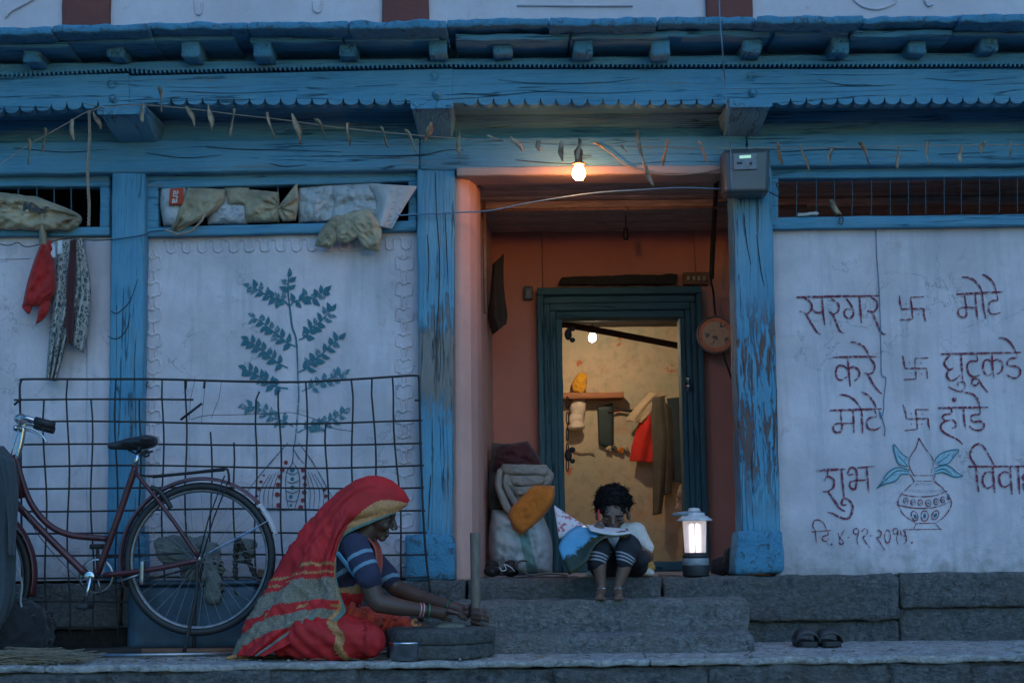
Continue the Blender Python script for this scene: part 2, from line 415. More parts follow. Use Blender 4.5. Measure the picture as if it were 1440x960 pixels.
M_STEEL = simple('grey_steel', (0.30, 0.31, 0.33), 0.35, 0.9, 0.2); M_BROWNWOOD = simple('brown_plank', (0.16, 0.075, 0.04), 0.75, 0, 0.4, 9, 0.4, stretch=(1, 8, 8))
M_OLDWOOD = simple('old_ceiling_wood', (0.42, 0.34, 0.28), 0.85, 0, 0.45, 7, 0.5, stretch=(1, 10, 10)); M_BLACKWOOD = simple('sooty_wood', (0.028, 0.020, 0.016), 0.85, 0, 0.4, 8, 0.5, stretch=(1, 8, 8))
M_WIRE = simple('blue_cable', (0.10, 0.20, 0.30), 0.5); M_BLKWIRE = simple('black_cable', (0.02, 0.018, 0.018), 0.6); M_STRING = simple('jute_string', (0.30, 0.24, 0.18), 0.9)
M_PIPE = simple('plastic_conduit', (0.24, 0.15, 0.12), 0.5)
# ------------------------------------------------------------------ ground, ledge, plinth
st = MB(); st.box((-60, -60, -0.2), (60, -0.5, 0.0)); struct(st.build('street', M_STREET))
xa, xb = -4.4, 3.2
m = MB(); cuts = [-4.4, -1.93, -0.62, 0.55, 4.4]
for i in range(4):
    m.box((cuts[i] + 0.0008, -0.945 + RN.uniform(-.006, .006), ZL - 0.028), (cuts[i + 1] - 0.0008, 0.02, ZL), cell=0.028, amp=0.008, sc_=11, rnd=0.006, seed=i)
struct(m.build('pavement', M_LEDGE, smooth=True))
m = MB(); rr = random.Random(5); x = -4.4
rows = [(0.34, 0.475), (0.20, 0.34), (0.0, 0.20)]
for z0, z1 in rows:
    x = -4.4
    while x < 4.4:
        w = rr.uniform(0.3, 0.8)
        m.box((x + .002, -0.932 + rr.uniform(-.010, .014), z0 + rr.uniform(-.02, .03)), (x + w - .002, -0.55, z1 - rr.uniform(.002, .03)), cell=0.03, amp=0.020, sc_=9, rnd=0.014, seed=rr.random() * 9)
        x += w
m.box((-4.4, -0.918, 0.2), (4.4, -0.55, 0.468), cell=.035, amp=.022, sc_=12, rnd=.004)
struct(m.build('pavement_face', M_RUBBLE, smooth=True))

house = thing('house', 'old village house front with peeling blue timber and pale limewashed walls', 'house', (0, 0, ZP))
def hp(mb, name, mat, par=None, **k): return mb.build(name, mat, par or house, **k)

# plinth of dressed stones
m = MB()
def zx(px, py, y): p = U(px, py, y); return p
for i, (x0, x1) in enumerate([(-420, 170), (172, 420), (422, 655), (657, 930), (932, 1263)]):
    a, b = U(x0, 812, -.08).x, U(x1, 812, -.08).x
    hp(MB().box((a + .003, -0.085 + (i % 2) * .006, 0.602), (b - .003, 0.30, ZP - 0.002), cell=0.028, amp=0.010, sc_=13, rnd=0.010, seed=i), 'plinth_stone', M_STONE, smooth=True)
a, b = U(1265, 812, -.08).x, 4.4
hp(MB().box((a, -0.075, 0.655), (b, 0.30, ZP + 0.004), cell=0.04, amp=0.009, sc_=9, rnd=0.012, seed=8), 'plinth_stone', M_STONE, smooth=True)
hp(MB().box((a, -0.05, ZL - .05), (b, 0.28, 0.652), cell=0.04, amp=0.009, sc_=9, rnd=0.014, seed=9), 'plinth_stone', M_STONE, smooth=True)
hp(MB().box((-0.4, -0.045, ZL - .05), (a - .004, 0.28, 0.598), cell=0.04, amp=0.010, sc_=9, rnd=0.014, seed=10), 'plinth_stone', M_STONE, smooth=True)
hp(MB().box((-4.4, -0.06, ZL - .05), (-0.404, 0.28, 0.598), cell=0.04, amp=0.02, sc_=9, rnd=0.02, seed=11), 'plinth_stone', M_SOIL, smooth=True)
fl = MB().box((-4.4, 0.301, ZP - 0.1), (4.4, 3.4, ZP - 0.001)); struct(fl.build('veranda_floor', M_LEDGE))

m = MB(); rr = random.Random(77)
for i in range(260):
    y = rr.uniform(-.92, -.1); r = rr.uniform(.003, .009); m.ball((rr.uniform(-2.6, 2.6), y, ZL + r * .5), (r * rr.uniform(.8, 1.5), r, r * .7), 6, 4)
g_ = m.build('grit', M_LEDGE); g_['kind'] = 'stuff'
m = MB()
for i in range(90):
    x, y = rr.gauss(-1.2, .9), rr.uniform(-.92, -.62); a_ = rr.uniform(0, 6.28); L = rr.uniform(.03, .09)
    m.tube([(x, y, ZL + .008), (x + L * .5 * math.cos(a_), y + L * .5 * math.sin(a_), ZL + .012), (x + L * math.cos(a_ + .3), y + L * math.sin(a_ + .3), ZL + .008)], .0018, 4)
for i in range(26):
    x, y = rr.uniform(-2.3, 2.3), rr.uniform(-.9, -.62); a_ = rr.uniform(0, 6.28); L = rr.uniform(.02, .045); w = L * .35; c_, s_ = math.cos(a_), math.sin(a_)
    m.add([(x, y, ZL + .009), (x + L * .5 * c_ - w * s_, y + L * .5 * s_ + w * c_, ZL + .014), (x + L * c_, y + L * s_, ZL + .010), (x + L * .5 * c_ + w * s_, y + L * .5 * s_ - w * c_, ZL + .007)], [(0, 1, 2, 3)])
g_ = m.build('straw_litter', simple('litter', (.20, .15, .10), .95, 0, .5, 20)); g_['kind'] = 'stuff'
steps = thing('stone_steps', 'two low worn basalt steps leading up to the doorway', 'steps', (0.25, -0.36, ZL))
MB().box((U(596, 850, -.36).x, -0.37, ZL + .0), (U(1053, 850, -.36).x, -0.09, 0.7165), cell=0.025, amp=0.011, sc_=12, rnd=0.012, seed=21).build('step', M_STONE2, steps, smooth=True)
MB().box((U(590, 900, -.6).x, -0.61, ZL - .03), (U(1060, 900, -.6).x, -0.375, 0.581), cell=0.025, amp=0.011, sc_=12, rnd=0.012, seed=22).build('step', M_STONE2, steps, smooth=True)

# ------------------------------------------------------------------ facade walls
YW = 0.03
def wallpanel(q): return MB().pxhex(q, YW, 0.20, cell=0.07, amp=0.003, sc_=5, rnd=0.002)
zq = lambda x0, x1, yt0, yt1: [(x0, 815), (x1, 811), (x1, yt1), (x0, yt0)]
w1 = hp(wallpanel([(-420, 818), (156, 816), (157, 322), (-420, 330)]), 'wall_panel', M_WALL, smooth=True)
w2 = hp(wallpanel([(196, 816), (592, 812), (590, 316), (200, 324)]), 'wall_panel', M_WALL, smooth=True)
w3 = hp(wallpanel([(1090, 810), (1860, 804), (1860, 300), (1080, 312)]), 'wall_panel', M_WALL, smooth=True)
# far-left pilaster strip in plaster
hp(MB().pxhex([(122, 816), (156, 816), (156, 333), (120, 334)], YW - .012, YW + .02, cell=.05, amp=.004, sc_=9, rnd=.006), 'plaster_strip', M_WALL, w1, smooth=True)
hp(MB().pxhex([(-30, 366), (42, 364), (42, 361), (-30, 363)], YW - .006, YW + .02), 'plaster_ridge', M_WALL, w1)
# embossed border of running scallops
m = MB()
def relief(pts, r=0.008):
    P = [U(x, y, YW + 0.001) for x, y in pts]; m.tube(P, r, 6)
pts = []
x = 230
while x < 582:
    y0 = 347 - (x - 230) * 0.014
    for k in range(10):
        a = k / 10
        pts.append((x + 22 * a + 2.5 * math.sin(4 * math.pi * a), y0 - 8.5 * math.cos(2 * math.pi * a) + RN.uniform(-.6, .6)))
    x += 22
relief(pts)
for cx, top, bot in ((214, 352, 760), (568, 352, 800)):
    for dx, fl_ in ((-7, 1), (8, -1)):
        pts = []; y = top
        while y < bot:
            for k in range(8):
                a = k / 8
                pts.append((cx + dx + 4.5 * fl_ * math.cos(2 * math.pi * a) + RN.uniform(-.7, .7), y + 36 * a + 4 * math.sin(4 * math.pi * a)))
            y += 36
        relief(pts, 0.0065)
    y = top + 8
    while y < bot:
        relief([(cx - 6, y + RN.uniform(-3, 3)), (cx - 1, y + 4), (cx + 5, y + 1 + RN.uniform(-2, 2))], 0.0075); y += 18
hp(m, 'relief_border', M_WALL, w2, smooth=True)

# painted plant
def mat_paint(name, c, worn=0.45):
    t = NT(name); n = t.noise(t.vec(), 90, 6, 0.7)
    t.done(t.mix(t.ramp(n, [(0.35, 0), (0.75, 1)]), c, sh(c, 1.5)), 0.9)
    a = t.ramp(t.noise(t.vec(), 70, 6, 0.7), [(worn - .12, 0.15), (worn, 1)]); t.put(a, t.b.inputs['Alpha']); return t.mat
M_PTEAL = mat_paint('teal_wall_paint', (0.03, 0.125, 0.165), 0.44); M_PFADE = mat_paint('faded_teal_paint', (0.05, 0.16, 0.20), 0.52)
M_PRED = mat_paint('red_oxide_paint', (0.16, 0.022, 0.045), 0.52); M_PDOT = mat_paint('brick_dot_paint', (0.20, 0.03, 0.035), 0.40)
M_PLINE = mat_paint('dark_line_paint', (0.03, 0.06, 0.09), 0.48)
YP = YW - 0.0055
m = MB(); rr = random.Random(3)
def leaf(px, py, ang, L, W):
    n = 6; vs = []
    for i in range(n + 1):
        t = i / n; w = W * 0.5 * math.sin(math.pi * t ** 0.75) * (1 + rr.uniform(-.12, .12)); bx, by = L * t, 3 * math.sin(math.pi * t) * 0.4
        for s_ in (1, -1):
            X, Y = bx, by + s_ * w
            vs.append(U(px + X * math.cos(ang) - Y * math.sin(ang), py + X * math.sin(ang) + Y * math.cos(ang), YP - rr.random() * .0004))
    m.add(vs, [(2 * i, 2 * i + 1, 2 * i + 3, 2 * i + 2) for i in range(n)])
br = [([(407, 430), (398, 422), (387, 420), (375, 415), (362, 407), (354, 404)], 0), ([(409, 430), (413, 424), (425, 421), (432, 417), (440, 419), (448, 414), (455, 409)], 0),
      ([(416, 487), (404, 482), (392, 472), (380, 463), (372, 456), (360, 448)], 0), ([(420, 478), (430, 473), (437, 462), (447, 455), (458, 444), (464, 437)], 0),
      ([(405, 517), (392, 511), (380, 502), (370, 493), (358, 485), (350, 480)], 0), ([(420, 523), (432, 517), (440, 508), (452, 498), (465, 485), (476, 476)], 0),
      ([(405, 546), (388, 543), (368, 531), (355, 524), (347, 520)], 0), ([(424, 550), (440, 543), (455, 535), (470, 530), (480, 525)], 1),
      ([(413, 600), (400, 592), (385, 588), (372, 578), (358, 572), (347, 572)], 1), ([(418, 608), (435, 600), (455, 595), (470, 588), (482, 580)], 1), ([(406, 422), (405, 405), (406, 390)], 0)]
for pts, fade in br:
    m.cur = fade
    m.ribbon(pts, 2.2, YP); S = spline([(a, b, 0) for a, b in pts], 6); d = 0; side = 1
    for i in range(3, len(S) - 1):
        d += (S[i] - S[i - 1]).length
        if d > 3.3:
            d = 0; t = S[i + 1] - S[i]; an = math.atan2(t.y, t.x)
            side = -side; m.cur = 1 if (fade or rr.random() < .28) else 0; leaf(S[i].x, S[i].y, an + side * rr.uniform(0.85, 1.25), rr.uniform(11.5, 15), rr.uniform(6.2, 8.2))
    t = S[-1] - S[-2]; leaf(S[-1].x, S[-1].y, math.atan2(t.y, t.x), 14, 7)
m.cur = 0; m.ribbon([(406, 420), (408, 437), (411, 460), (416, 475), (418, 500), (419, 530)], 2.6, YP); m.cur = 1
m.ribbon([(419, 530), (420, 560), (417, 600), (414, 628)], 2.2, YP)
hp(m, 'painted_plant', [M_PTEAL, M_PFADE], w2)
m = MB()
for s_ in ([(405, 622), (385, 645), (362, 672), (343, 697)], [(420, 622), (440, 650), (458, 682), (470, 704)], [(413, 625), (411, 650), (403, 664), (402, 690), (406, 716)], [(412, 630), (420, 643), (428, 652)],
           [(411, 648), (420, 664), (421, 690), (414, 716)], [(403, 664), (412, 667), (420, 663)], [(402, 676), (411, 679), (421, 675)], [(402, 690), (412, 693), (420, 689)], [(403, 703), (412, 705), (419, 702)],
           [(350, 718), (462, 716)]): m.ribbon(s_, 1.3, YP)
for x in (366, 372, 378, 384, 436, 442, 449, 455): m.ribbon([(412 + (x - 412) * .7, 655 + abs(x - 412) * .25), (x, 690), (x - 1, 716)], 0.9, YP)
m.cur = 1
for c, r in (((402, 650), 3), ((397, 660), 3.4), ((394, 670), 3.2), ((391, 681), 3.4), ((390, 695), 3.6), ((392, 710), 3.6), ((426, 661), 3), ((428, 671), 2.8), ((429, 681), 3), ((428, 692), 3.4), ((426, 703), 3.2), ((423, 713), 3.6),
             ((367, 677), 2.4), ((364, 687), 2.4), ((361, 697), 2.2), ((456, 688), 2.6), ((458, 697), 2.8), ((460, 707), 2.4), ((371, 668), 1.6)): m.blot(c, r, r, YP)
m.cur = 2
for c, r in (((411, 660), 3.6), ((411, 673), 2.8), ((411, 685), 3.2), ((409, 698), 2.6), ((409, 710), 2)): m.blot(c, r, r, YP)
hp(m, 'painted_base', [M_PLINE, M_PDOT, M_PTEAL], w2)

# painted wedding notice on the right wall
def Z(ox, oy, k, *strokes): return [[(ox + x / k, oy + y / k) for x, y in s_] for s_ in strokes]
def el(cx, cy, rx, ry, rot=0, n=12): return [(cx + rx * math.cos(2 * math.pi * i / n) * math.cos(rot) - ry * math.sin(2 * math.pi * i / n) * math.sin(rot), cy + rx * math.cos(2 * math.pi * i / n) * math.sin(rot) + ry * math.sin(2 * math.pi * i / n) * math.cos(rot)) for i in range(n + 1)]
def word(strokes, w=2.7, name='painted_word', mat=None, dots=()):
    m = MB()
    for i, s_ in enumerate(strokes): m.ribbon(s_, w * (1.0 if i else 1.1), YP - (i % 7) * .00012)
    for (c, r) in dots: m.blot(c, r, r, YP)
    hp(m, name, mat or M_PRED, w3)
word(Z(1110, 380, 8, [(80, 303), (500, 292), (1010, 285)], [(170, 310), (220, 340), (255, 395), (235, 460), (190, 490)], [(115, 460), (185, 490), (250, 600), (310, 690), (350, 718)], [(255, 420), (290, 465), (330, 475), (370, 465)], [(370, 310), (380, 470), (400, 615)],
       [(475, 320), (535, 360), (560, 410), (540, 470), (490, 495)], [(445, 468), (490, 495), (530, 590), (570, 680), (620, 705)], [(640, 315), (690, 380), (720, 450), (715, 510), (670, 545), (625, 510), (620, 460), (650, 435), (690, 440)], [(790, 300), (800, 440), (812, 595)],
       [(920, 300), (980, 345), (990, 400), (970, 450), (930, 470)], [(875, 455), (930, 470), (970, 560), (1020, 670), (1050, 710), (1090, 718)]))
word(Z(1260, 380, 8, [(680, 268), (950, 255), (1205, 240)], [(770, 270), (790, 400), (795, 470), (785, 515), (755, 530), (710, 510), (700, 460), (730, 425), (800, 415), (890, 418)], [(890, 265), (905, 420), (915, 550)], [(970, 260), (985, 400), (1010, 545)], [(745, 75), (830, 85), (900, 130), (950, 195), (970, 250)],
       [(1130, 245), (1148, 330)], [(1150, 335), (1080, 345), (1045, 390), (1050, 460), (1090, 495), (1175, 475)], [(975, 45), (1040, 80), (1100, 150), (1130, 245)]))
word(Z(1150, 460, 8, [(170, 338), (430, 330), (690, 330)], [(340, 335), (348, 480), (368, 665)], [(345, 470), (280, 430), (225, 440), (205, 510), (225, 580), (275, 590), (330, 555)], [(355, 460), (410, 445), (465, 490), (460, 560), (410, 605)],
       [(570, 340), (625, 390), (640, 450), (615, 510), (560, 525)], [(525, 512), (560, 525), (620, 630), (670, 700), (720, 748)], [(370, 165), (450, 180), (520, 220), (560, 280), (575, 330)]))
word(Z(1290, 460, 9.6, [(320, 362), (860, 350), (1400, 338)], [(450, 370), (390, 430), (365, 490), (400, 550), (440, 565), (485, 550)], [(470, 560), (410, 600), (400, 660), (440, 710), (500, 710), (580, 645)], [(590, 365), (600, 520), (615, 720)], [(610, 725), (640, 760), (640, 820), (600, 860), (520, 850), (410, 795)], [(615, 740), (560, 740), (545, 775), (560, 805)],
       [(800, 360), (815, 450)], [(815, 455), (720, 460), (675, 510), (690, 610), (740, 660), (800, 660), (850, 635)], [(830, 740), (800, 780), (750, 775), (735, 730), (770, 690), (830, 710), (880, 790), (955, 880)], [(1005, 350), (1015, 500), (1035, 690)], [(1010, 470), (950, 435), (900, 470), (890, 560), (920, 630), (960, 650), (1010, 620)],
       [(1020, 460), (1080, 435), (1140, 470), (1150, 550), (1120, 610), (1065, 628)], [(1340, 350), (1345, 410), (1270, 420), (1215, 470), (1240, 520), (1330, 525), (1390, 570), (1380, 650), (1320, 685), (1250, 665), (1205, 630)], [(1100, 145), (1180, 150), (1250, 200), (1300, 270), (1335, 345)]))
word(Z(1150, 540, 9.6, [(165, 352), (520, 342), (860, 332)], [(310, 350), (318, 480), (330, 560), (315, 630), (265, 655), (215, 620), (215, 560), (260, 530), (340, 528), (480, 525)], [(475, 345), (485, 500), (490, 660)], [(590, 340), (600, 500), (608, 670)], [(770, 345), (798, 435)], [(800, 440), (700, 455), (660, 510), (680, 590), (740, 615), (800, 605), (850, 572)],
       [(280, 140), (380, 150), (480, 200), (545, 270), (590, 335)], [(590, 100), (680, 150), (740, 220), (780, 290), (795, 335)]))
word(Z(1260, 540, 9.6, [(570, 320), (900, 314), (1245, 310)], [(745, 320), (750, 390), (660, 410), (630, 450), (680, 490), (760, 480), (810, 530), (800, 580), (755, 590)], [(690, 490), (620, 530), (605, 590), (650, 650), (740, 700), (840, 750), (900, 810)], [(910, 320), (920, 460), (940, 615)],
       [(1135, 310), (1136, 400)], [(1135, 405), (1040, 415), (1010, 460), (1050, 505), (1140, 500), (1190, 540), (1170, 600), (1110, 620), (1040, 605), (990, 560)], [(920, 110), (1020, 125), (1090, 180), (1120, 250), (1128, 310)]), dots=[((1342.3, 561.4), 3.6)])
word(Z(1130, 640, 6.857, [(120, 150), (260, 138), (405, 130)], [(520, 118), (690, 105)], [(230, 150), (232, 205)], [(195, 240), (232, 205), (280, 220), (295, 260), (285, 310), (235, 345), (185, 348)], [(235, 350), (290, 420), (340, 500), (400, 538)], [(365, 135), (378, 270), (390, 400)], [(395, 405), (370, 440), (375, 475), (415, 475)],
       [(400, 410), (450, 440), (475, 500), (455, 580), (410, 610), (340, 590), (280, 558), (230, 548)], [(480, 180), (440, 185), (430, 155), (455, 120), (500, 130), (515, 190), (510, 270), (495, 325), (455, 310), (445, 270), (480, 245), (600, 235)], [(610, 112), (618, 230), (630, 360)]), 3.0)
word(Z(1130, 640, 6.857, [(75, 735), (265, 722)], [(115, 730), (90, 680), (105, 630), (150, 622), (195, 655), (225, 725)], [(115, 735), (125, 850)], [(235, 735), (235, 765), (190, 780), (185, 815), (220, 825), (245, 800)], [(225, 825), (245, 868)], [(330, 745), (350, 790), (385, 830), (370, 855), (345, 840), (350, 800), (395, 715)], [(425, 790), (445, 790)],
       [(528, 740), (508, 760), (484, 745), (486, 715), (508, 703), (530, 715), (530, 760), (515, 800), (522, 855)], [(560, 735), (590, 705), (620, 730), (600, 770), (575, 790), (610, 850), (645, 895)], [(640, 775), (670, 768)], [(700, 740), (725, 720), (750, 745), (735, 785), (705, 790), (740, 840), (785, 915)], el(810, 780, 28, 62),
       [(905, 740), (888, 758), (866, 745), (868, 715), (888, 702), (908, 715), (908, 760), (897, 800), (910, 855)], [(935, 720), (940, 760), (975, 775), (985, 730)], [(965, 715), (990, 780), (985, 840), (965, 850)]), 1.7, 'painted_date', None, [((1169.5, 764.8), 1.4), ((1282.4, 762.5), 1.4)])
word(Z(1225, 610, 6.4, [(875, 292), (1485, 289)], [(950, 290), (900, 220), (895, 160), (940, 98), (1000, 100), (1060, 190), (1110, 285)], [(945, 292), (955, 420), (970, 520)], [(1095, 292), (1105, 420), (1115, 530)], [(1100, 350), (1040, 340), (1005, 390), (1010, 450), (1050, 485), (1100, 460)],
       [(1250, 292), (1260, 420), (1268, 545)], [(1255, 350), (1190, 340), (1155, 380), (1165, 450), (1205, 475), (1255, 445)], [(1322, 290), (1330, 420), (1337, 540)], [(1430, 292), (1432, 345), (1388, 358), (1366, 392), (1400, 420), (1450, 412), (1475, 450), (1440, 482)], [(1400, 420), (1372, 462), (1400, 520), (1450, 565)]), 3.0)
SW = lambda d: dict(name='painted_auspicious_sign', dots=[(p, 0.9) for p in d])
for ox, oy, k, ss, dd in ((1260, 380, 8, ([(165, 310), (180, 430), (190, 550)], [(60, 437), (185, 432), (315, 428)], [(165, 305), (315, 295)], [(315, 428), (315, 500), (335, 572)], [(190, 550), (45, 555)], [(60, 437), (45, 360), (42, 285)]), [(112, 375), (247, 370), (112, 490), (255, 490)]),
                     (1150, 460, 8, ([(955, 320), (970, 400), (980, 460)], [(980, 462), (1110, 462), (1225, 462)], [(1225, 462), (1235, 580)], [(1095, 350), (1245, 342)], [(1095, 350), (1100, 460), (1108, 580)], [(1108, 580), (965, 588)]), [(1035, 400), (1162, 403), (1050, 520), (1170, 525)]),
                     (1260, 540, 9.6, ([(95, 275), (125, 370), (140, 460)], [(140, 465), (285, 465), (435, 460)], [(435, 460), (440, 540), (460, 620)], [(265, 340), (445, 342)], [(265, 340), (280, 465), (290, 605)], [(290, 605), (120, 625)]), [(207, 397), (362, 403), (207, 538), (352, 537)])):
    word(Z(ox, oy, k, *ss), 2.3, 'painted_sign', None, [((ox + x / k, oy + y / k), 0.9) for x, y in dd])
m = MB()
for s_ in Z(1225, 610, 6.4, [(385, 370), (345, 290), (350, 210), (400, 130), (425, 60), (430, 38), (445, 60), (490, 130), (550, 210), (560, 280), (540, 350)], [(375, 372), (575, 372)], [(350, 362), (385, 420), (375, 440), (280, 530)], [(580, 375), (565, 415), (650, 490), (700, 560)], [(385, 422), (560, 422)],
            [(280, 530), (245, 590), (250, 650), (300, 730), (405, 800)], [(700, 560), (725, 610), (705, 680), (650, 750), (580, 800)], [(270, 540), (400, 562), (560, 555), (690, 510)], [(250, 640), (400, 665), (560, 660), (715, 610)], [(405, 802), (580, 800)], [(405, 805), (385, 850)], [(580, 805), (625, 855)], [(300, 858), (640, 855)],
            el(392, 735, 28, 44, -.35), el(482, 735, 34, 46), el(578, 728, 28, 44, .5), el(313, 600, 20, 26), el(378, 612, 20, 26), el(443, 615, 20, 26), el(515, 620, 24, 30), el(587, 607, 22, 26), el(645, 590, 18, 26), el(697, 566, 8, 22)): m.ribbon(s_, 1.5, YP)
for x in range(310, 660, 16): m.ribbon([(1225 + x / 6.4, 610 + (505 - abs(x - 480) * .06) / 6.4), (1225 + (x + 2) / 6.4, 610 + (535 - abs(x - 480) * .1) / 6.4)], 0.6, YP)
for x in range(400, 560, 14): m.ribbon([(1225 + x / 6.4, 610 + 440 / 6.4), (1225 + x / 6.4, 610 + 462 / 6.4)], 0.6, YP)
m.cur = 2
for pl in ([(330, 290), (250, 270), (215, 180), (203, 92), (270, 170), (335, 215)], [(350, 325), (240, 300), (150, 350), (90, 440), (52, 488), (120, 450), (220, 420), (270, 365), (345, 360)], [(570, 245), (610, 190), (680, 155), (790, 142), (740, 210), (690, 265), (600, 280)], [(570, 310), (660, 280), (720, 300), (780, 350), (830, 375), (750, 385), (650, 345), (570, 360)]):
    m.add([U(1225 + x / 6.4, 610 + y / 6.4, YP + .0012) for x, y in pl], [tuple(range(len(pl)))])
m.cur = 1
for s_ in Z(1225, 610, 6.4, [(330, 290), (250, 270), (215, 180), (203, 92), (270, 170), (335, 215)], [(250, 200), (325, 280)], [(350, 325), (240, 300), (150, 350), (90, 440), (52, 488)], [(52, 488), (120, 450), (220, 420), (270, 365), (345, 360)], [(75, 470), (180, 370), (240, 330), (340, 335)],
            [(570, 245), (610, 190), (680, 155), (790, 142), (740, 210), (690, 265), (600, 280)], [(600, 265), (710, 180)], [(570, 310), (660, 280), (720, 300), (780, 350), (830, 375)], [(830, 375), (750, 385), (650, 345), (570, 360)], [(580, 335), (650, 315), (730, 360)]): m.ribbon(s_, 1.5, YP)
for x, y, r in ((313, 600, 1.2), (378, 612, 1.2), (443, 617, 1.2), (515, 622, 1.6), (587, 607, 1.3), (645, 590, 1.4), (699, 566, 1.3)): m.blot((1225 + x / 6.4, 610 + y / 6.4), r, r, YP - .0003)
for x, y, a in ((398, 740, -.4), (482, 735, 0), (578, 730, .6)): m.blot((1225 + x / 6.4, 610 + y / 6.4), 1.9, 3.6, YP - .0003, a)
hp(m, 'painted_pot', [M_PRED, M_PTEAL, mat_paint('pale_teal_wash', (.26, .40, .46), .46)], w3)

# ------------------------------------------------------------------ posts, lintel, windows
def post(quad, base, mat):
    p = hp(MB().pxhex(quad, -0.06, 0.14, cell=0.04, amp=0.004, sc_=10, rnd=0.008, seed=quad[0][0]), 'post', mat, smooth=True)
    hp(MB().pxhex(base, -0.085, 0.15, cell=0.035, amp=0.007, sc_=11, rnd=0.012, seed=quad[0][0] + 1), 'post_base', M_BASE, p, smooth=True)
t = NT('blue_paint_stone'); n1 = t.noise(t.vec(), 30, 8, .75); n2 = t.noise(t.vec(), 26, 8, .75, .6)
M_BASE = t.done(t.mix(t.ramp(n2, [(.545, 0), (.60, .85)]), t.mix(n1, sh(BLUE, .95), sh(BLUE, 1.45)), (.085, .13, .16)), .85, t.math('ADD', n1, n2), .9, .03)
post([(150, 750), (197, 750), (204, 238), (157, 240)], [(146, 818), (203, 817), (201, 748), (147, 748)], M_WZ)
post([(590, 756), (637, 755), (640, 234), (586, 235)], [(570, 816), (641, 815), (638, 752), (571, 752)], M_WZ2)
post([(1043, 750), (1098, 750), (1085, 232), (1030, 233)], [(1034, 808), (1104, 806), (1101, 746), (1038, 747)], M_WZ3)
# lintel in three lengths, with a scarf joint
for i, (x0, x1) in enumerate([(-420, 589.7), (590, 1049.7), (1050, 1860)]):
    ty = lambda x: 199 - 0.009 * x; by = lambda x: 245 - 0.0105 * x
    hp(MB().pxhex([(x0, by(x0)), (x1, by(x1)), (x1, ty(x1)), (x0, ty(x0))], -0.072, 0.13, cell=0.045, amp=0.004, sc_=8, rnd=0.009, seed=i), 'lintel', M_WX, smooth=True)
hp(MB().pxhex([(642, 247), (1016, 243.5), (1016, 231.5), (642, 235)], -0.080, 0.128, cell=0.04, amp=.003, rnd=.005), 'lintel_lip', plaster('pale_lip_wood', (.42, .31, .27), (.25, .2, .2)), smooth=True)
M_CRACK = simple('crack_dark', (.012, .018, .024), .95)
for y_, w_, lines in ((-.0645, 1.15, ([(612, 242), (614, 300), (618, 360), (617, 420), (614, 470), (613, 560)], [(601, 330), (603, 365), (602, 410)], [(606, 668), (604, 700), (602, 744)], [(626, 300), (628, 350), (630, 400)], [(155, 437), (165, 440), (182, 424), (194, 392)], [(152, 473), (165, 476), (178, 463), (183, 440)], [(1046, 300), (1050, 340), (1056, 372)], [(1064, 330), (1070, 380), (1075, 402)])),
                      (-.0765, .95, ([(290, 207), (340, 210), (400, 211), (480, 214)], [(205, 215), (260, 222), (310, 218)], [(380, 230), (400, 234), (430, 232)], [(480, 219), (560, 219), (600, 217), (628, 211), (652, 211)], [(725, 225), (770, 229), (815, 231)], [(1090, 214), (1180, 210), (1290, 212)], [(20, 208), (90, 214), (150, 210)], [(1320, 217), (1400, 214)])),
                      (-.3345, .7, ([(650, 131), (700, 134), (760, 129), (850, 131), (920, 127)], [(700, 112), (760, 118), (850, 116), (900, 110)], [(1150, 112), (1200, 121), (1260, 119)], [(240, 128), (330, 131), (420, 127)], [(500, 122), (560, 119)], [(40, 138), (110, 136)], [(1300, 110), (1360, 114), (1430, 109)]))):
    for l_ in lines: hp(MB().ribbon(l_, w_, y_), 'split_crack', M_CRACK)
# recessed board above the lintel and the soffit behind the fascia
hp(MB().pxhex([(-420, 202), (1860, 188), (1860, 118), (-420, 132)], -0.02, 0.10, cell=0.09, amp=0.002, rnd=.002), 'recess_board', M_WX)
zs = U(720, 138, -0.3).z
hp(MB().box((-4.4, -0.27, zs), (4.4, -0.025, zs + 0.05), cell=.1, amp=.003), 'soffit', M_WX)
def wframe(members, bars, by0, by1, br_=.0036):
    m = MB()
    for q, y in members: m.pxhex(q, y, 0.06, cell=0.06, amp=0.0025, sc_=9, rnd=0.005, seed=q[0][0])
    f = hp(m, 'window_frame', M_WX, smooth=True)
    for x in bars:
        y0, y1 = by0(x), by1(x)
        hp(MB().tube([U(x, y0, 0.012), U(x + RN.uniform(-1, 1), (y0 + y1) / 2, 0.012), U(x, y1, 0.012)], br_, 6), 'window_bar', M_BAR, f)
M_BAR = simple('painted_bar', (0.04, 0.085, 0.12), .5)
wframe([([(-420, 264), (154, 262), (154, 244), (-420, 248)], -.012), ([(140, 320), (154, 319), (154, 262.3), (140, 262.3)], -.010), ([(-420, 334), (154, 331), (154, 318.5), (-420, 320)], -.014)], (26, 52, 76, 100), lambda x: 263, lambda x: 320)
wframe([([(204, 265), (586, 255), (586, 236), (204, 247)], -.012), ([(204, 320), (222, 319), (222, 263.8), (204, 264.5)], -.010), ([(574, 312), (586, 311.5), (586, 254.7), (574, 254.8)], -.010), ([(204, 333), (586, 324), (586, 310), (204, 319)], -.014)],
       (314, 342, 391, 444, 494, 521), lambda x: 262 - (x - 222) * .026, lambda x: 318 - (x - 222) * .022)
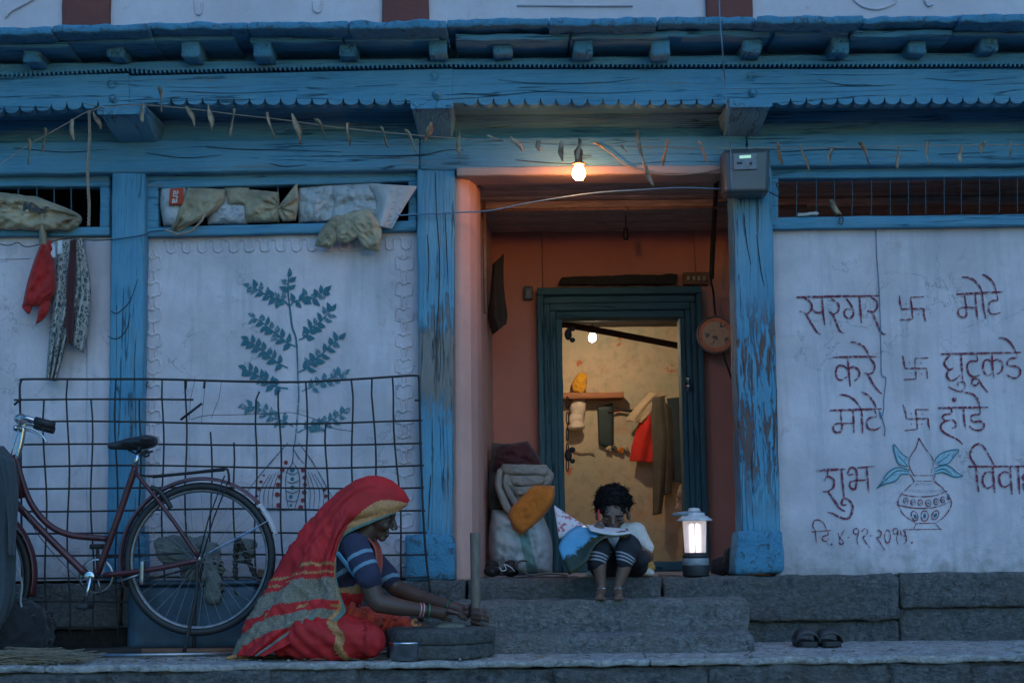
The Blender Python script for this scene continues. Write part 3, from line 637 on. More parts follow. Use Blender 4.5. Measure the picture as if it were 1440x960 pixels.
wframe([([(1083, 251), (1860, 244), (1860, 229), (1083, 235)], -.012), ([(1083, 306), (1095, 306), (1095, 250.5), (1083, 250.7)], -.010), ([(1083, 322), (1860, 312), (1860, 296), (1083, 305)], -.014)],
       (1120, 1148, 1173, 1198, 1225, 1252, 1277, 1302, 1328, 1352, 1377, 1405, 1431), lambda x: 250 - (x - 1095) * .016, lambda x: 305 - (x - 1095) * .02, .0022)

# ------------------------------------------------------------------ eaves
YF = -0.33
def fb(x):                              # bottom of the scalloped fascia
    if x < -60: return fb(-60) - .012 * (x + 60)
    return 160 - 0.055 * x if x < 230 else (147.5 + (x - 230) * .001 if x < 900 else 149 - (x - 900) * .006)
def ft(x):
    if x < -60: return ft(-60) - .012 * (x + 60)
    return 113 - 0.055 * x if x < 182 else (107 - (x - 182) * .022 if x < 637 else 98 - (x - 637) * .001)
plain = ((136, 207), (575, 640), (1024, 1086))
for x0, x1 in ((-420, 181.6), (182, 636.6), (637, 1860)):
    poly = [(x0, ft(x0)), (x1, ft(x1))]; x = x1; bot = []
    while x > x0 + 11:
        inp = any(a - 6 < x - 11 < b + 6 for a, b in plain)
        for k in range(12):
            u = k / 12
            yy = fb(x - 22 * u)
            if not inp: yy -= 8.5 * (1 - math.sqrt(max(0, 1 - (2 * u - 1) ** 2))) + (2.0 if k == 0 else 0)
            else: yy -= 3
            bot.append((max(x0, x - 22 * u), yy))
        x -= 22
    poly += bot; poly.append((x0, fb(x0) - 3))
    m = MB(); m.pxprism(poly, YF, YF + 0.055)
    hp(m, 'fascia', M_WX, bevel=0.003)
for cx, cy in ((157, 119), (611, 107), (1057, 107)):
    hp(MB().lathe([(0.0001, -.006), (.012, -.006), (.016, 0), (.020, 0.0), (.023, -.005), (.026, 0.004)], U(cx, cy, YF), 20, (0, 1, 0), False), 'carved_rosette', M_WX, smooth=True)
for cx, cy in ((160, 139), (614, 133), (1058, 131)):
    hp(MB().lathe([(0.0001, -.028), (.010, -.028), (.014, -.02), (.017, -.012), (.022, -.008), (.024, 0.004)], U(cx, cy, YF), 20, (0, 1, 0), False), 'carved_boss', M_WX, smooth=True)
def band(x0, x1, yt, yb, y0, y1, name, **k):
    return hp(MB().pxhex([(x0, yb(x0)), (x1, yb(x1)), (x1, yt(x1)), (x0, yt(x0))], y0, y1, cell=0.05, rnd=.006, sc_=7, **k), name, M_WX, smooth=True)
for i, (x0, x1) in enumerate(((-420, 602), (603, 1053), (1054, 1860))):
    band(x0, x1, lambda x: 89 - .011 * x, lambda x: ft(x) - 8.5, YF + .004, -0.05, 'cornice_beam', amp=.004, seed=i + 40)
# toothed strip
m = MB(); x = -420
while x < 1860:
    yb = ft(x) - 4.6
    m.pxprism([(x, yb - 6), (x + 3.2, yb - 6), (x + 2.6, yb + 1.0), (x + .6, yb + 1.0)], YF - .012, YF + .02); x += 6.5
for x in range(-420, 1860, 40): m.pxprism([(x, ft(x) - 11), (x + 39.8, ft(x + 40) - 11), (x + 39.8, ft(x + 40) - 7.0), (x, ft(x) - 7.0)], YF - .010, YF + .02)
hp(m, 'toothed_strip', M_WX)
band(-420, 1860, lambda x: 56 - .012 * x, lambda x: 92 - .011 * x, -0.22, -0.05, 'frieze_board', amp=.003)
for i, (cx, cy) in enumerate([(44, 75), (162, 69), (267, 67), (369, 66), (489, 67), (616, 64), (707, 64), (820, 65), (930, 65), (1058, 62), (1182, 62), (1290, 63), (1392, 59), (1500, 58), (1612, 56), (1724, 55), (-72, 77), (-185, 78), (-300, 80)]):
    w = RN.uniform(11, 14); h = RN.uniform(10.5, 13); d = RN.uniform(-2, 2)
    hp(MB().pxhex([(cx - w, cy + h - d), (cx + w, cy + h), (cx + w + d, cy - h), (cx - w, cy - h)], -0.43 + RN.uniform(-.03, .02), -0.15, cell=.02, amp=.005, sc_=20, rnd=.008, seed=i), 'joist_end', M_WY, smooth=True)
for i, (x0, x1, t0, t1) in enumerate([(-420, 95, 58, 57), (92, 215, 52, 50), (213, 330, 48, 48), (352, 480, 50, 49), (484, 618, 50, 47), (640, 800, 48, 47), (802, 940, 45, 44), (936, 1083, 42, 41), (1090, 1195, 40, 39), (1198, 1340, 43, 41), (1338, 1860, 40, 38)]):
    hp(MB().pxhex([(x0, t0 + 9), (x1, t1 + 9), (x1, t1), (x0, t0)], -0.47 + RN.uniform(-.02, .02), -0.1, cell=.04, amp=.007, sc_=9, rnd=.005, seed=i + 60), 'eave_board', M_WX, smooth=True)
for i, (x0, x1, t0, t1) in enumerate([(-420, 72, 39, 38), (72.6, 208, 36, 33), (208.6, 348, 31, 31), (348.6, 491, 31, 30), (491.6, 628, 30, 28), (628.6, 772, 27, 25), (772.6, 925, 25, 24), (925.6, 1064, 24, 23), (1064.6, 1213, 22, 22), (1213.6, 1351, 24, 21), (1351.6, 1860, 20, 18)]):
    th = RN.uniform(9, 12)
    hp(MB().pxhex([(x0, t0 + th), (x1, t1 + th), (x1, t1), (x0, t0)], -0.58 + RN.uniform(-.03, .03), 0.0, cell=.022, amp=.009, sc_=14, rnd=.006, seed=i + 80), 'eave_slab', M_BASE, smooth=True)
# brackets
for x0, x1, yt, yb in ((137, 206, 150, 199), (577, 637, 142, 193), (1025, 1086, 140, 190)):
    a, b = U(x0, yt, -.38), U(x1, yt, -.38); z0 = U(x0, yb, -.1).z; w = b.x - a.x; m = MB(); rows = []
    for k in range(9):
        t_ = k / 8; y = -0.39 + 0.33 * t_ ** 1.6; z = a.z + (z0 - a.z) * (1 - (1 - t_) ** 1.3); ins = .10 * w * t_
        if k == 0: z = a.z - .045
        rows.append([(a.x + ins, y, z), (b.x - ins, y, z)])
    P = [(r[0][1], r[0][2]) for r in rows]
    vs = []; n = len(rows) + 3
    L = [(-0.0, rows[-1][0][2], rows[-1][0][0]), (-0.0, a.z + .02, a.x), (-.39, a.z, a.x)] + [(r[0][1], r[0][2], r[0][0]) for r in rows]
    Rr = [(-0.0, rows[-1][0][2], rows[-1][1][0]), (-0.0, a.z + .02, b.x), (-.39, a.z, b.x)] + [(r[0][1], r[0][2], r[1][0]) for r in rows]
    vs = [(x, y, z) for y, z, x in L] + [(x, y, z) for y, z, x in Rr]; n = len(L)
    m.add(vs, [tuple(range(n)), tuple(range(2 * n - 1, n - 1, -1))] + [(i, i + n, (i + 1) % n + n, (i + 1) % n) for i in range(n)])
    hp(m, 'bracket', M_WY, bevel=.008)
# upper storey
zt = U(720, 34, -.1).z
up = hp(MB().box((-4.4, -0.16, zt - .15), (4.4, 0.1, zt + 1.6), cell=.12, amp=.006, sc_=3), 'upper_wall', M_UPPER, smooth=True)
for x0, x1 in ((88, 155), (537, 603), (993, 1058)):
    a, b = U(x0, 10, -.18).x, U(x1, 10, -.18).x
    hp(MB().box((a, -0.19, zt - .1), (b, -0.12, zt + 1.5), cell=.06, amp=.004, sc_=8, rnd=.006), 'pilaster', M_BRICK, up, smooth=True)
for pts in ([(727, 8), (890, 8)], [(274, 0), (276, 18), (282, 19), (284, 3)], [(440, 2), (442, 15), (450, 16), (453, 0)], [(1200, 0), (1215, 10), (1235, 13), (1256, 6), (1260, -2)], [(1300, 0), (1305, 8), (1312, 6)], [(8, 25), (14, 17), (30, 8), (48, -2)]):
    hp(MB().tube([U(p.x, p.y, -.166) for p in spline([(a, b, 0) for a, b in pts], 5)], .006, 6), 'relief_moulding', M_UPPER, up, smooth=True)

# ------------------------------------------------------------------ veranda
YB = 1.42                                # back wall of the veranda
ZCL = U(850, 326, YB).z
x640 = U(641, 600, 0).x
side = MB().zprism([(x640 - .13, 0.08), (x640 + .002, -.015), (x640 + .03, -.02), (x640 + .075, .02), (x640 + .105, .12), (x640 + .118, .30), (x640 + .12, .42), (x640 + .10, .44), (x640 + .13, .9), (x640 + .165, YB + .02), (x640 - .13, YB + .02)], ZP - .01, ZCL + .06)
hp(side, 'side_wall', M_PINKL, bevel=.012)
bx0, bx1 = U(766, 600, YB).x, U(985, 600, YB).x; dz = U(880, 412, YB).z
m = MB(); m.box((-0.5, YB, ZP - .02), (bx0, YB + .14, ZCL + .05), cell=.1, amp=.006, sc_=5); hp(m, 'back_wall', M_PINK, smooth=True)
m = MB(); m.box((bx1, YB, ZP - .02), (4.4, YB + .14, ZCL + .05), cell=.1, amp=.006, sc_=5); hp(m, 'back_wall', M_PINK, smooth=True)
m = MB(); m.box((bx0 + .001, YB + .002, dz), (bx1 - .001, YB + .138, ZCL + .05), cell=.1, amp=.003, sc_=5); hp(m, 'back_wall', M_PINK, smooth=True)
# ceiling of boards on joists
rr = random.Random(9); y = 0.131
while y < YB - .02:
    w = min(rr.uniform(.13, .19), YB - y)
    hp(MB().box((-0.4, y + .003, ZCL + rr.uniform(.0, .012)), (4.4, y + w - .003, ZCL + .05), cell=.12, amp=.003, rnd=.004, seed=y), 'ceiling_board', M_OLDWOOD, smooth=True); y += w
for y0 in (.62,): hp(MB().box((-0.4, y0, ZCL - .045), (4.4, y0 + .05, ZCL - .001), cell=.09, amp=.004, rnd=.006), 'ceiling_joist', M_OLDWOOD, smooth=True)
hp(MB().box((-4.4, .205, ZCL + .055), (4.4, 3.5, ZCL + .09)), 'upper_floor', M_BLACKWOOD)
hp(MB().box((-4.4, .7, ZP), (-.51, .8, ZCL + .05)), 'store_partition', M_BLACKWOOD)
hp(MB().box((4.41, 0.0, 0), (4.5, 3.5, ZCL + .09)), 'end_wall', M_PINK); hp(MB().box((-4.5, 0.0, 0), (-4.41, 3.5, ZCL + .09)), 'end_wall', M_PINK)
xa_, xb_ = U(1082, 252, .32).x, U(1312, 252, .32).x
hp(MB().pxhex([(1084, 256.5), (1312, 254), (1312, 247), (1084, 249)], .30, .34, cell=.05, amp=.003, rnd=.003), 'light_catch_batten', plaster('light_catch_pale', (.62, .50, .44), (.4, .3, .25)), smooth=True)  # added pale strip, there only to catch bulb light as a bright line
# door frame with stepped mouldings
df = thing  # (door frame is a part)
xs = lambda px, y=YB: U(px, 600, y).x
def ring(x0, x1, zt_, wd, y0, y1, mat):
    m = MB(); m.box((x0, y0, ZP), (x0 + wd, y1, zt_), cell=.05, amp=.002, rnd=.004, sc_=9); m.box((x1 - wd, y0, ZP), (x1, y1, zt_), cell=.05, amp=.002, rnd=.004, sc_=9)
    return m
zt0 = U(875, 403, 1.33).z; zo = U(875, 447, 1.42).z
X0, X1 = U(758, 600, 1.33).x, U(992, 600, 1.33).x; XI0, XI1 = U(793, 600, 1.40).x, U(960, 600, 1.40).x
n_ = 4; frame = None
for i in range(n_):
    a0 = lerp(X0, XI0, i / n_); a1 = lerp(X0, XI0, (i + 1) / n_); b0 = lerp(X1, XI1, i / n_); b1 = lerp(X1, XI1, (i + 1) / n_)
    t0 = lerp(zt0, zo, i / n_); t1 = lerp(zt0, zo, (i + 1) / n_); yy = 1.325 + .026 * i + (.018 if i == 1 else 0)
    kw = dict(cell=.05, amp=.0022, rnd=.004, sc_=9)
    o = hp(MB().box((a0, yy, ZP), (a1 - .001, 1.56, t1 - .002), **kw), 'door_frame' if i == 0 else 'frame_jamb', M_TEAL, frame, smooth=True)
    if frame is None: frame = o
    hp(MB().box((b1 + .001, yy, ZP), (b0, 1.56, t1 - .002), **kw), 'frame_jamb', M_TEAL, frame, smooth=True)
    m = MB(); m.box((a0, yy + .001, t1), (b0, 1.56, t0 - .001), **kw); hp(m, 'frame_head', M_TEALX, frame, smooth=True)
hp(MB().box((XI0 - .02, 1.37, ZP), (XI1 + .02, 1.56, ZP + .055), cell=.05, amp=.003, rnd=.006), 'door_sill', M_TEALX, frame, smooth=True)
m = MB()
for k in range(5):
    c = U(798, 566 + k * 22, 1.36); m.tube([c + Vector((.012 * math.cos(a) * .6, 0, .036 * math.sin(a))) for a in [2 * math.pi * j / 12 for j in range(12)]], .0035, 6, True)
hp(m, 'door_chain', M_IRON, frame, smooth=True)
for y_ in (470, 640):
    m = MB(); m.ball(U(799, y_, 1.36), (.022, .02, .035)); m.ball(U(805, y_ - 8, 1.36), (.018, .015, .016)); m.ball(U(805, y_ + 8, 1.36), (.016, .015, .014)); hp(m, 'carved_hinge', M_IRON, frame, smooth=True)
m = MB(); m.lathe([(.001, -.02), (.012, -.018), (.016, -.012), (.022, -.004), (.026, 0)], U(968, 543, 1.34), 18, (0, 1, 0), False); m.ball(U(968, 533, 1.335), (.01, .01, .016))
hp(m, 'door_latch', M_CHROME, frame, smooth=True)
# inner room
YI = 3.3; zi = U(880, 460, YI).z
hp(MB().box((-0.7, YI, ZP - .02), (1.9, YI + .1, ZCL + .05), cell=.1, amp=.008, sc_=4), 'room_wall', M_OCHRE, smooth=True)
hp(MB().box((-0.75, YB + .15, ZP), (-.65, YI, ZCL + .05)), 'room_wall', M_OCHRE); hp(MB().box((1.85, YB + .15, ZP), (1.95, YI, ZCL + .05)), 'room_wall', M_OCHRE)
hp(MB().box((-.64, YI - .12, zi), (1.84, YI - .002, zi + .16), cell=.1, amp=.005), 'wall_beam', M_BLACKWOOD)
hp(MB().tube([U(770, 452, 2.3), U(860, 468, 2.3), U(985, 492, 2.3)], .022, 10), 'roof_pole', M_BLACKWOOD, smooth=True)
# ------------------------------------------------------------------ lamps
def point(name, loc, watts, col, r):
    l = bpy.data.lights.new(name, 'POINT'); l.energy = watts; l.color = col; l.shadow_soft_size = r
    o = bpy.data.objects.new(name, l); COL.objects.link(o); o.location = loc; return o
YBU = -0.25; YG_ = -.41
c = U(814, 243, YBU); bulb = thing('light_bulb', 'glowing warm bulb hanging from the lintel over the doorway', 'light bulb', c)
MB().lathe([(.004, -.036), (.018, -.033), (.029, -.02), (.032, -.004), (.028, .014), (.018, .03), (.014, .042)], c, 20).build('bulb_glass', emis('bulb_glow', (1.0, .38, .12), 26), bulb, smooth=True)
MB().lathe([(.014, .040), (.031, .041), (.032, .047), (.018, .054), (.017, .085), (.021, .088), (.021, .11), (.012, .12), (.006, .13)], c, 16).build('bulb_holder', M_BROWNWOOD, bulb, smooth=True)  # holder collar made wider to block the bulb's upward light
MB().tube(spline([c + Vector((0, 0, .12)), c + Vector((.004, 0, .17)), U(815, 205, -.33), U(815, 203, YG_)], 6), .003, 6).build('bulb_flex', M_BLKWIRE, bulb, smooth=True)
c = U(833, 475, 2.45); b2 = thing('light_bulb', 'white glowing bulb hanging inside the back room beyond the door', 'light bulb', c)
MB().lathe([(.003, -.027), (.015, -.024), (.022, -.015), (.025, -.003), (.024, .010), (.018, .018), (.015, .026)], c, 20).build('bulb_glass', emis('white_bulb_glow', (1.0, .80, .52), 118), b2, smooth=True)
MB().lathe([(.017, .026), (.019, .03), (.019, .075), (.008, .085)], c, 14).build('bulb_holder', M_STEEL, b2, smooth=True)
MB().tube([c + Vector((0, 0, .08)), c + Vector((.003, 0, .2)), Vector((c.x, c.y, ZCL + .05))], .003, 6).build('bulb_flex', M_BLKWIRE, b2)

c = G(978.5, 810, ZP); c.y = 0.0; c.x = U(978.5, 800, 0.0).x
lan = thing('camping_lantern', 'lit white camping lantern with a black base at the edge of the doorway floor', 'lantern', c)
MB().lathe([(.055, 0), (.063, .004), (.064, .03), (.063, .052)], c, 32).build('base', M_DARK, lan, smooth=True, bevel=.002)
MB().lathe([(.0625, .052), (.0638, .055), (.0635, .084), (.062, .086)], c, 32).build('grey_band', simple('grey_plastic', (.22, .24, .26), .4), lan, smooth=True)
MB().lathe([(.062, .086), (.062, .100), (.050, .104), (.050, .112)], c, 32).build('collar', M_DARK, lan, smooth=True)
t = NT('lantern_globe'); t.b.inputs['Transmission Weight'].default_value = .55; t.b.inputs['Roughness'].default_value = .35; t.b.inputs['Base Color'].default_value = (.95, .93, .95, 1)
t.b.inputs['Alpha'].default_value = .45; t.b.inputs['Emission Color'].default_value = (1, .9, .92, 1); t.b.inputs['Emission Strength'].default_value = .045; M_GLOBE = t.mat
prof = []
for k in range(28):
    h = .112 + .155 * k / 27; prof.append((.050 + .006 * k / 27 + (.0022 if k % 2 else -.0008), h))
MB().lathe(prof, c, 40, None, False).build('globe', M_GLOBE, lan, smooth=True)
for dx in (-.012, .012): MB().lathe([(.002, .115), (.008, .118), (.008, .245), (.002, .25)], c + Vector((dx, 0, 0)), 12).build('tube_lamp', emis('tube_glow', (1.0, .84, .88), .65), lan, smooth=True)
MB().lathe([(.058, .265), (.086, .262), (.085, .268), (.060, .285), (.05, .288), (.05, .30), (.030, .305), (.028, .318), (.022, .324), (.002, .326)], c, 32).build('cap', simple('lantern_cap', (.55, .55, .55), .5), lan, smooth=True)
MB().tube([c + Vector((-.105, -.02, .292)), c + Vector((-.05, -.03, .298)), c + Vector((.03, -.03, .300))], [.009, .011, .009], 8).build('handle', simple('lantern_handle', (.20, .24, .28), .5), lan, smooth=True)

def crump(p, f=9, a=.02, o=4):
    k = 0; w = mnoise.noise_vector(p * f * .5) * .05
    for i in range(o):
        k += (.28 - abs(mnoise.noise((p + w) * f * 1.9 ** i + Vector((i * 7.1, 3.3, i * 1.7))))) * a / 1.75 ** i
    return k
def lump(name, parts, mat, amp=.012, fs=7, voxel=.012, label=None, cat=None, parent=None, fold=0, group=None, smooth=2, mfn=None, dirv=(1, 1, 1), e=.8):
    m = MB()
    for c_, r_, ro in parts: m.ball(c_, r_, 24, 14, Matrix.Rotation(ro, 3, 'Y') if ro else None, e)
    dv = Vector(dirv)
    def fn(co, n):
        p = Vector((co.x * dv.x, co.y * dv.y, co.z * dv.z))
        return n * (mnoise.noise(p * fs) * amp * .7 + crump(p, fs * .8, fold * 1.5))
    o = fuse(name, m, min(voxel, .008), mat, parent, smooth, fn, mfn)
    if label: tag(o, label, cat, group)
    return o
def pillow(name, left, right, y, mat, depth=.05, back=.04, cr=.03, f=9, n=44, rows=30, label=None, cat=None, parent=None, pinch=None, group=None, seed=0, ex=4, mfn=None):
    """A stuffed cloth between two edge outlines (px), puffed front and back and crumpled."""
    A = spline([(a, b, 0) for a, b in left], 8); B_ = spline([(a, b, 0) for a, b in right], 8)
    def at(S, t):
        k = t * (len(S) - 1); i = min(int(k), len(S) - 2); return S[i].lerp(S[i + 1], k - i)
    F, K_ = [], []; sd = Vector((seed * 3.7, 0, seed * 1.9)); mi = []
    for i in range(rows + 1):
        t_ = i / rows; a, b = at(A, t_), at(B_, t_); r1, r2 = [], []
        for k in range(n + 1):
            u = k / n; p = a.lerp(b, u); e = (1 - abs(2 * u - 1) ** ex) * (1 - abs(2 * t_ - 1) ** ex); q = U(p.x, p.y, y)
            c_ = crump(q + sd, f, cr)
            if pinch:
                d = Vector((p.x - pinch[0], p.y - pinch[1], 0)); an = math.atan2(d.y, d.x); L = d.length
                c_ += cr * .45 * math.sin(an * 9 + 2 * mnoise.noise(q * 9)) * math.exp(-L / 28); e *= min(1, .35 + L / 22)
            r1.append(U(p.x + 26 * c_ * math.sin(7 * t_ + seed), p.y + 30 * c_, y - depth * e ** .5 - c_ * (.25 + .75 * e)))
            r2.append(U(p.x, p.y, y + .002 + back * e ** .5))
        F.append(r1); K_.append(r2[::-1])
    o = MB().grid([f_ + b_ for f_, b_ in zip(F, K_)], close=True).build(name, mat, parent, smooth=True)
    if label: tag(o, label, cat, group)
    return o
C_SACKW_ = simple('pale_paper', (.45, .44, .42), .9)
# ------------------------------------------------------------------ meter, wires, garland
c = U(1050, 241, -.15)
mt = thing('electric_meter', 'grey plastic electricity meter box with a small lit green display', 'meter', c)
q = lambda x, y, d=0: U(x, y, -.16 + d)
t = NT('meter_case'); t.done((.085, .105, .115), .35); t.b.inputs['Alpha'].default_value = .9; M_CASE = t.mat
MB().pxhex([(1019, 272), (1081, 271), (1083, 209), (1017, 211)], -.19, -.075, cell=.02, rnd=.02, amp=0).build('case', M_CASE, mt, smooth=True)
MB().pxhex([(1032, 239), (1065, 238), (1064, 215), (1031, 216)], -.200, -.191, cell=.03, rnd=.002).build('face_plate', simple('meter_face', (.17, .20, .23), .5), mt)
MB().pxprism([(1040, 223), (1056, 222), (1056, 218), (1040, 219)], -.2025, -.2002).build('display', emis('green_display', (.35, .8, .35), .10), mt)
m = MB(); m.lathe([(.0001, -.008), (.006, -.008), (.006, 0)], U(1056, 230, -.201), 12, (0, 1, 0), False); m.pxprism([(1036, 231), (1044, 231), (1044, 228), (1036, 228)], -.2015, -.2002); m.build('meter_button', M_DARK, mt)
def cable(name, pts, r, mat, label, cat='cable', group=None):
    o = MB().tube(spline(pts, 6), r, 6).build(name, mat, smooth=True); return tag(o, label, cat, group)
P = lambda y, *a: [U(px, py, y) for px, py in a]
cable('cable', P(-.09, (560, 303), (590, 301), (640, 299), (690, 296), (745, 285), (830, 272), (900, 267), (960, 264), (1020, 266)) , .0035, M_WIRE, 'thin blue cable slung across the doorway below the bulb')
cable('cable', P(-.60, (1011, -40), (1012, 20), (1016, 70)) + P(-.42, (1019, 110), (1021, 135)) + P(-.40, (1023, 160)) + P(-.215, (1027, 205), (1028, 240), (1030, 268)), .0035, M_WIRE, 'cable dropping from above the eaves past the electricity meter')
cable('cable', P(-.025, (-20, 338), (10, 345), (25, 341), (40, 347)) + P(-.03, (90, 336), (130, 338)) + P(-.075, (157, 337), (180, 334), (204, 330)) + P(-.03, (212, 326), (240, 323)), .0025, M_BLKWIRE, 'dark cable running across the left post below the far left window')
cable('cable', P(.024, (1232, 318), (1233, 360), (1236, 400), (1238, 450), (1239, 500), (1240, 527), (1246, 532), (1243, 560), (1243, 575), (1239, 588), (1237, 577), (1244, 600), (1244, 612)), .0022, M_WIRE, 'thin wire hanging down the wall through the painted writing')
cable('cable', P(-.18, (1082, 270), (1095, 276)) + P(-.07, (1096, 268), (1093, 258)) + P(-.03, (1120, 255)), .003, M_BLKWIRE, 'short black cable looping from the meter to the right window')
cable('cable', P(-.09, (840, 204), (858, 215), (880, 232), (905, 240), (940, 246), (985, 243), (1016, 236)), .003, M_STRING, 'slack cord drooping between the bulb and the meter')
cable('cable', P(.30, (1003, 243), (1005, 265)) + P(1.0, (1001, 330), (999, 385)) + P(1.30, (1003, 410), (1006, 440), (1012, 470), (1018, 500), (1030, 535)), .006, M_BLKWIRE, 'black cable hanging down beside the round tray right of the door')
m = MB(); m.tube(P(.28, (1008, 242), (1007, 262)) + P(1.25, (1004, 330), (1001, 392)), .012, 8)
tag(m.build('cable_bundle', M_BLKWIRE, smooth=True), 'thick bundle of dark cables coming down from the ceiling to the switch board', 'cable')
# garland of dried leaves
YG = -0.41
gp = [(-330, 230), (-160, 262), (-30, 245), (40, 204), (90, 176), (124, 157), (160, 150), (205, 148), (265, 153), (330, 161), (400, 169), (480, 180), (560, 188), (645, 195), (720, 199), (815, 204), (900, 206), (1010, 208), (1130, 208), (1300, 205), (1480, 203), (1800, 196)]
gs = spline([(a, b, 0) for a, b in gp], 5)
gar = thing('leaf_garland', 'string of shrivelled dry leaves strung along the front below the scalloped eaves', 'garland', U(720, 199, YG))
MB().tube([U(p.x, p.y, YG) for p in gs], .0022, 5).build('string', M_STRING, gar)
t = NT('dry_leaf'); n1 = t.noise(t.vec(), 14, 4); n2 = t.noise(t.vec(), 90, 5, .7)
M_LEAF = t.done(t.mix(t.ramp(n1, [(.35, 0), (.65, 1)]), (.12, .075, .04), (.40, .31, .21)), .9, n2, .5, .004)
rr = random.Random(4)
for px, y0, y1, lean in ((40, 195, 232, 2), (62, 180, 215, 0), (101, 168, 198, 4), (134, 158, 182, 8), (122, 146, 152, 30), (200, 144, 172, 2), (224, 122, 158, 6), (265, 150, 178, 10), (295, 148, 184, 2), (327, 153, 192, -2), (378, 158, 194, 8), (414, 160, 204, 10), (446, 167, 194, 16), (490, 173, 205, 0), (536, 178, 208, 14), (572, 182, 215, 18),
                         (606, 172, 200, -12), (644, 184, 219, 4), (690, 190, 199, 20), (722, 192, 213, 14), (757, 198, 213, 3), (790, 198, 227, 1), (815, 196, 226, -2), (838, 200, 210, 16), (876, 204, 214, 4), (898, 184, 232, 8), (906, 225, 262, 16), (937, 196, 234, -4), (984, 199, 229, 16), (1093, 200, 232, 10), (1128, 203, 241, 10), (1170, 209, 233, -8),
                         (1211, 200, 232, 16), (1262, 206, 238, 2), (1305, 199, 232, -2), (1351, 206, 229, 0), (1384, 199, 216, -6), (1423, 199, 221, -6)):
    n = 9; rows = []; w = rr.uniform(2.6, 4.2); ph = rr.uniform(0, 6)
    for i in range(n + 1):
        t_ = i / n; ww = w * (math.sin(math.pi * min(1, .12 + .88 * t_) ** .8) * .9 + .12) * (1 + .25 * math.sin(ph + 7 * t_))
        cx = px + lean * (t_ - .15) + 1.8 * math.sin(ph + 4 * t_); cy = lerp(y0, y1, t_); tw = ph + 1.5 * t_
        d = ww * .0034 * math.sin(tw)
        rows.append([U(cx - ww * abs(math.cos(tw)) - .7, cy, YG - .005 + d), U(cx, cy - .4, YG - .009 + .004 * math.sin(ph)), U(cx + ww * abs(math.cos(tw)) + .7, cy, YG - .005 - d)])
    MB().grid(rows).build('leaf', M_LEAF, gar, smooth=True, solid=.0012)
o = thing('dry_knot', 'dry leaf knot tied with wire to the sill of the right window', 'dried knot', U(1175, 300, -.03))
pillow('knot', [(1166, 281), (1168, 292), (1176, 302)], [(1172, 280), (1178, 292), (1184, 301)], -.03, M_LEAF, .012, .008, .02, 16, n=14, rows=12, parent=o)
MB().tube(P(-.03, (1180, 300), (1186, 308), (1184, 316), (1179, 314), (1181, 306)), .003, 6).build('wire_loop', M_BLKWIRE, o, smooth=True)
tag(MB().pxhex([(1121, 304), (1152, 302), (1150, 297), (1122, 299)], -.02, .02, cell=.012, amp=.006, sc_=30, rnd=.003).build('paper_scrap', C_SACKW_, smooth=True), 'small pale scrap lying on the sill of the right window', 'scrap')
tag(MB().tube(P(.012, (191, 560), (197, 550), (205, 545), (208, 536)) , .003, 6).build('twig', M_BLKWIRE, smooth=True), 'thin dark twig stuck on the wall just right of the left post above the mesh', 'twig')
# hanging rope
m = MB(); a, b = U(125, 158, -.40), U(124, 318, -.10); S = []
for s_ in range(3):
    pts = []
    for i in range(90):
        t_ = i / 89; p = lerp(U(125, 156 + 162 * t_, -.36), U(124, 156 + 162 * t_, -.36), t_); an = 30 * t_ * 2 + s_ * 2.09
        pts.append(p + Vector((.0045 * math.cos(an) + .004 * math.sin(t_ * 9), .0045 * math.sin(an), 0)))
    m.tube(pts, .0036, 5)
tag(m.build('rope', M_STRING, smooth=True), 'twisted jute rope hanging from the eaves in front of the far left window', 'rope')

# ------------------------------------------------------------------ soft things: lumps and hangings
def hang(name, left, right, y, mat, n=40, rows=40, amp=.018, folds=4, thick=.004, label=None, cat=None, parent=None, seed=0, dy=0.0):
    """Cloth hanging between two edge outlines (px); folds run down it."""
    rr = random.Random(seed); A = spline([(a, b, 0) for a, b in left], 8); B = spline([(a, b, 0) for a, b in right], 8)
    def at(S, t):
        k = t * (len(S) - 1); i = min(int(k), len(S) - 2); return S[i].lerp(S[i + 1], k - i)
    ph = rr.uniform(0, 6); R_ = []
    for i in range(rows + 1):
        t_ = i / rows; a, b = at(A, t_), at(B, t_); row = []
        for k in range(n + 1):
            u = k / n; p = a.lerp(b, u)
            d = crump(Vector((p.x, 0, p.y * .45)) * .0034 + Vector((seed, 0, 0)), 12, amp * .55, 3) + amp * (.35 + .65 * t_) * (math.sin(ph + u * folds * 2 * math.pi + 1.3 * math.sin(2.2 * t_ + ph)) + .5 * mnoise.noise((u * 5, t_ * 3, seed)))
            row.append(U(p.x, p.y, y + d - .03 * math.sin(math.pi * u) + dy * t_))
        R_.append(row)
    o = MB().grid(R_).build(name, mat, parent, smooth=True, solid=thick)
    if label: tag(o, label, cat)
    return o
def V(px, py, y): return U(px, py, y)

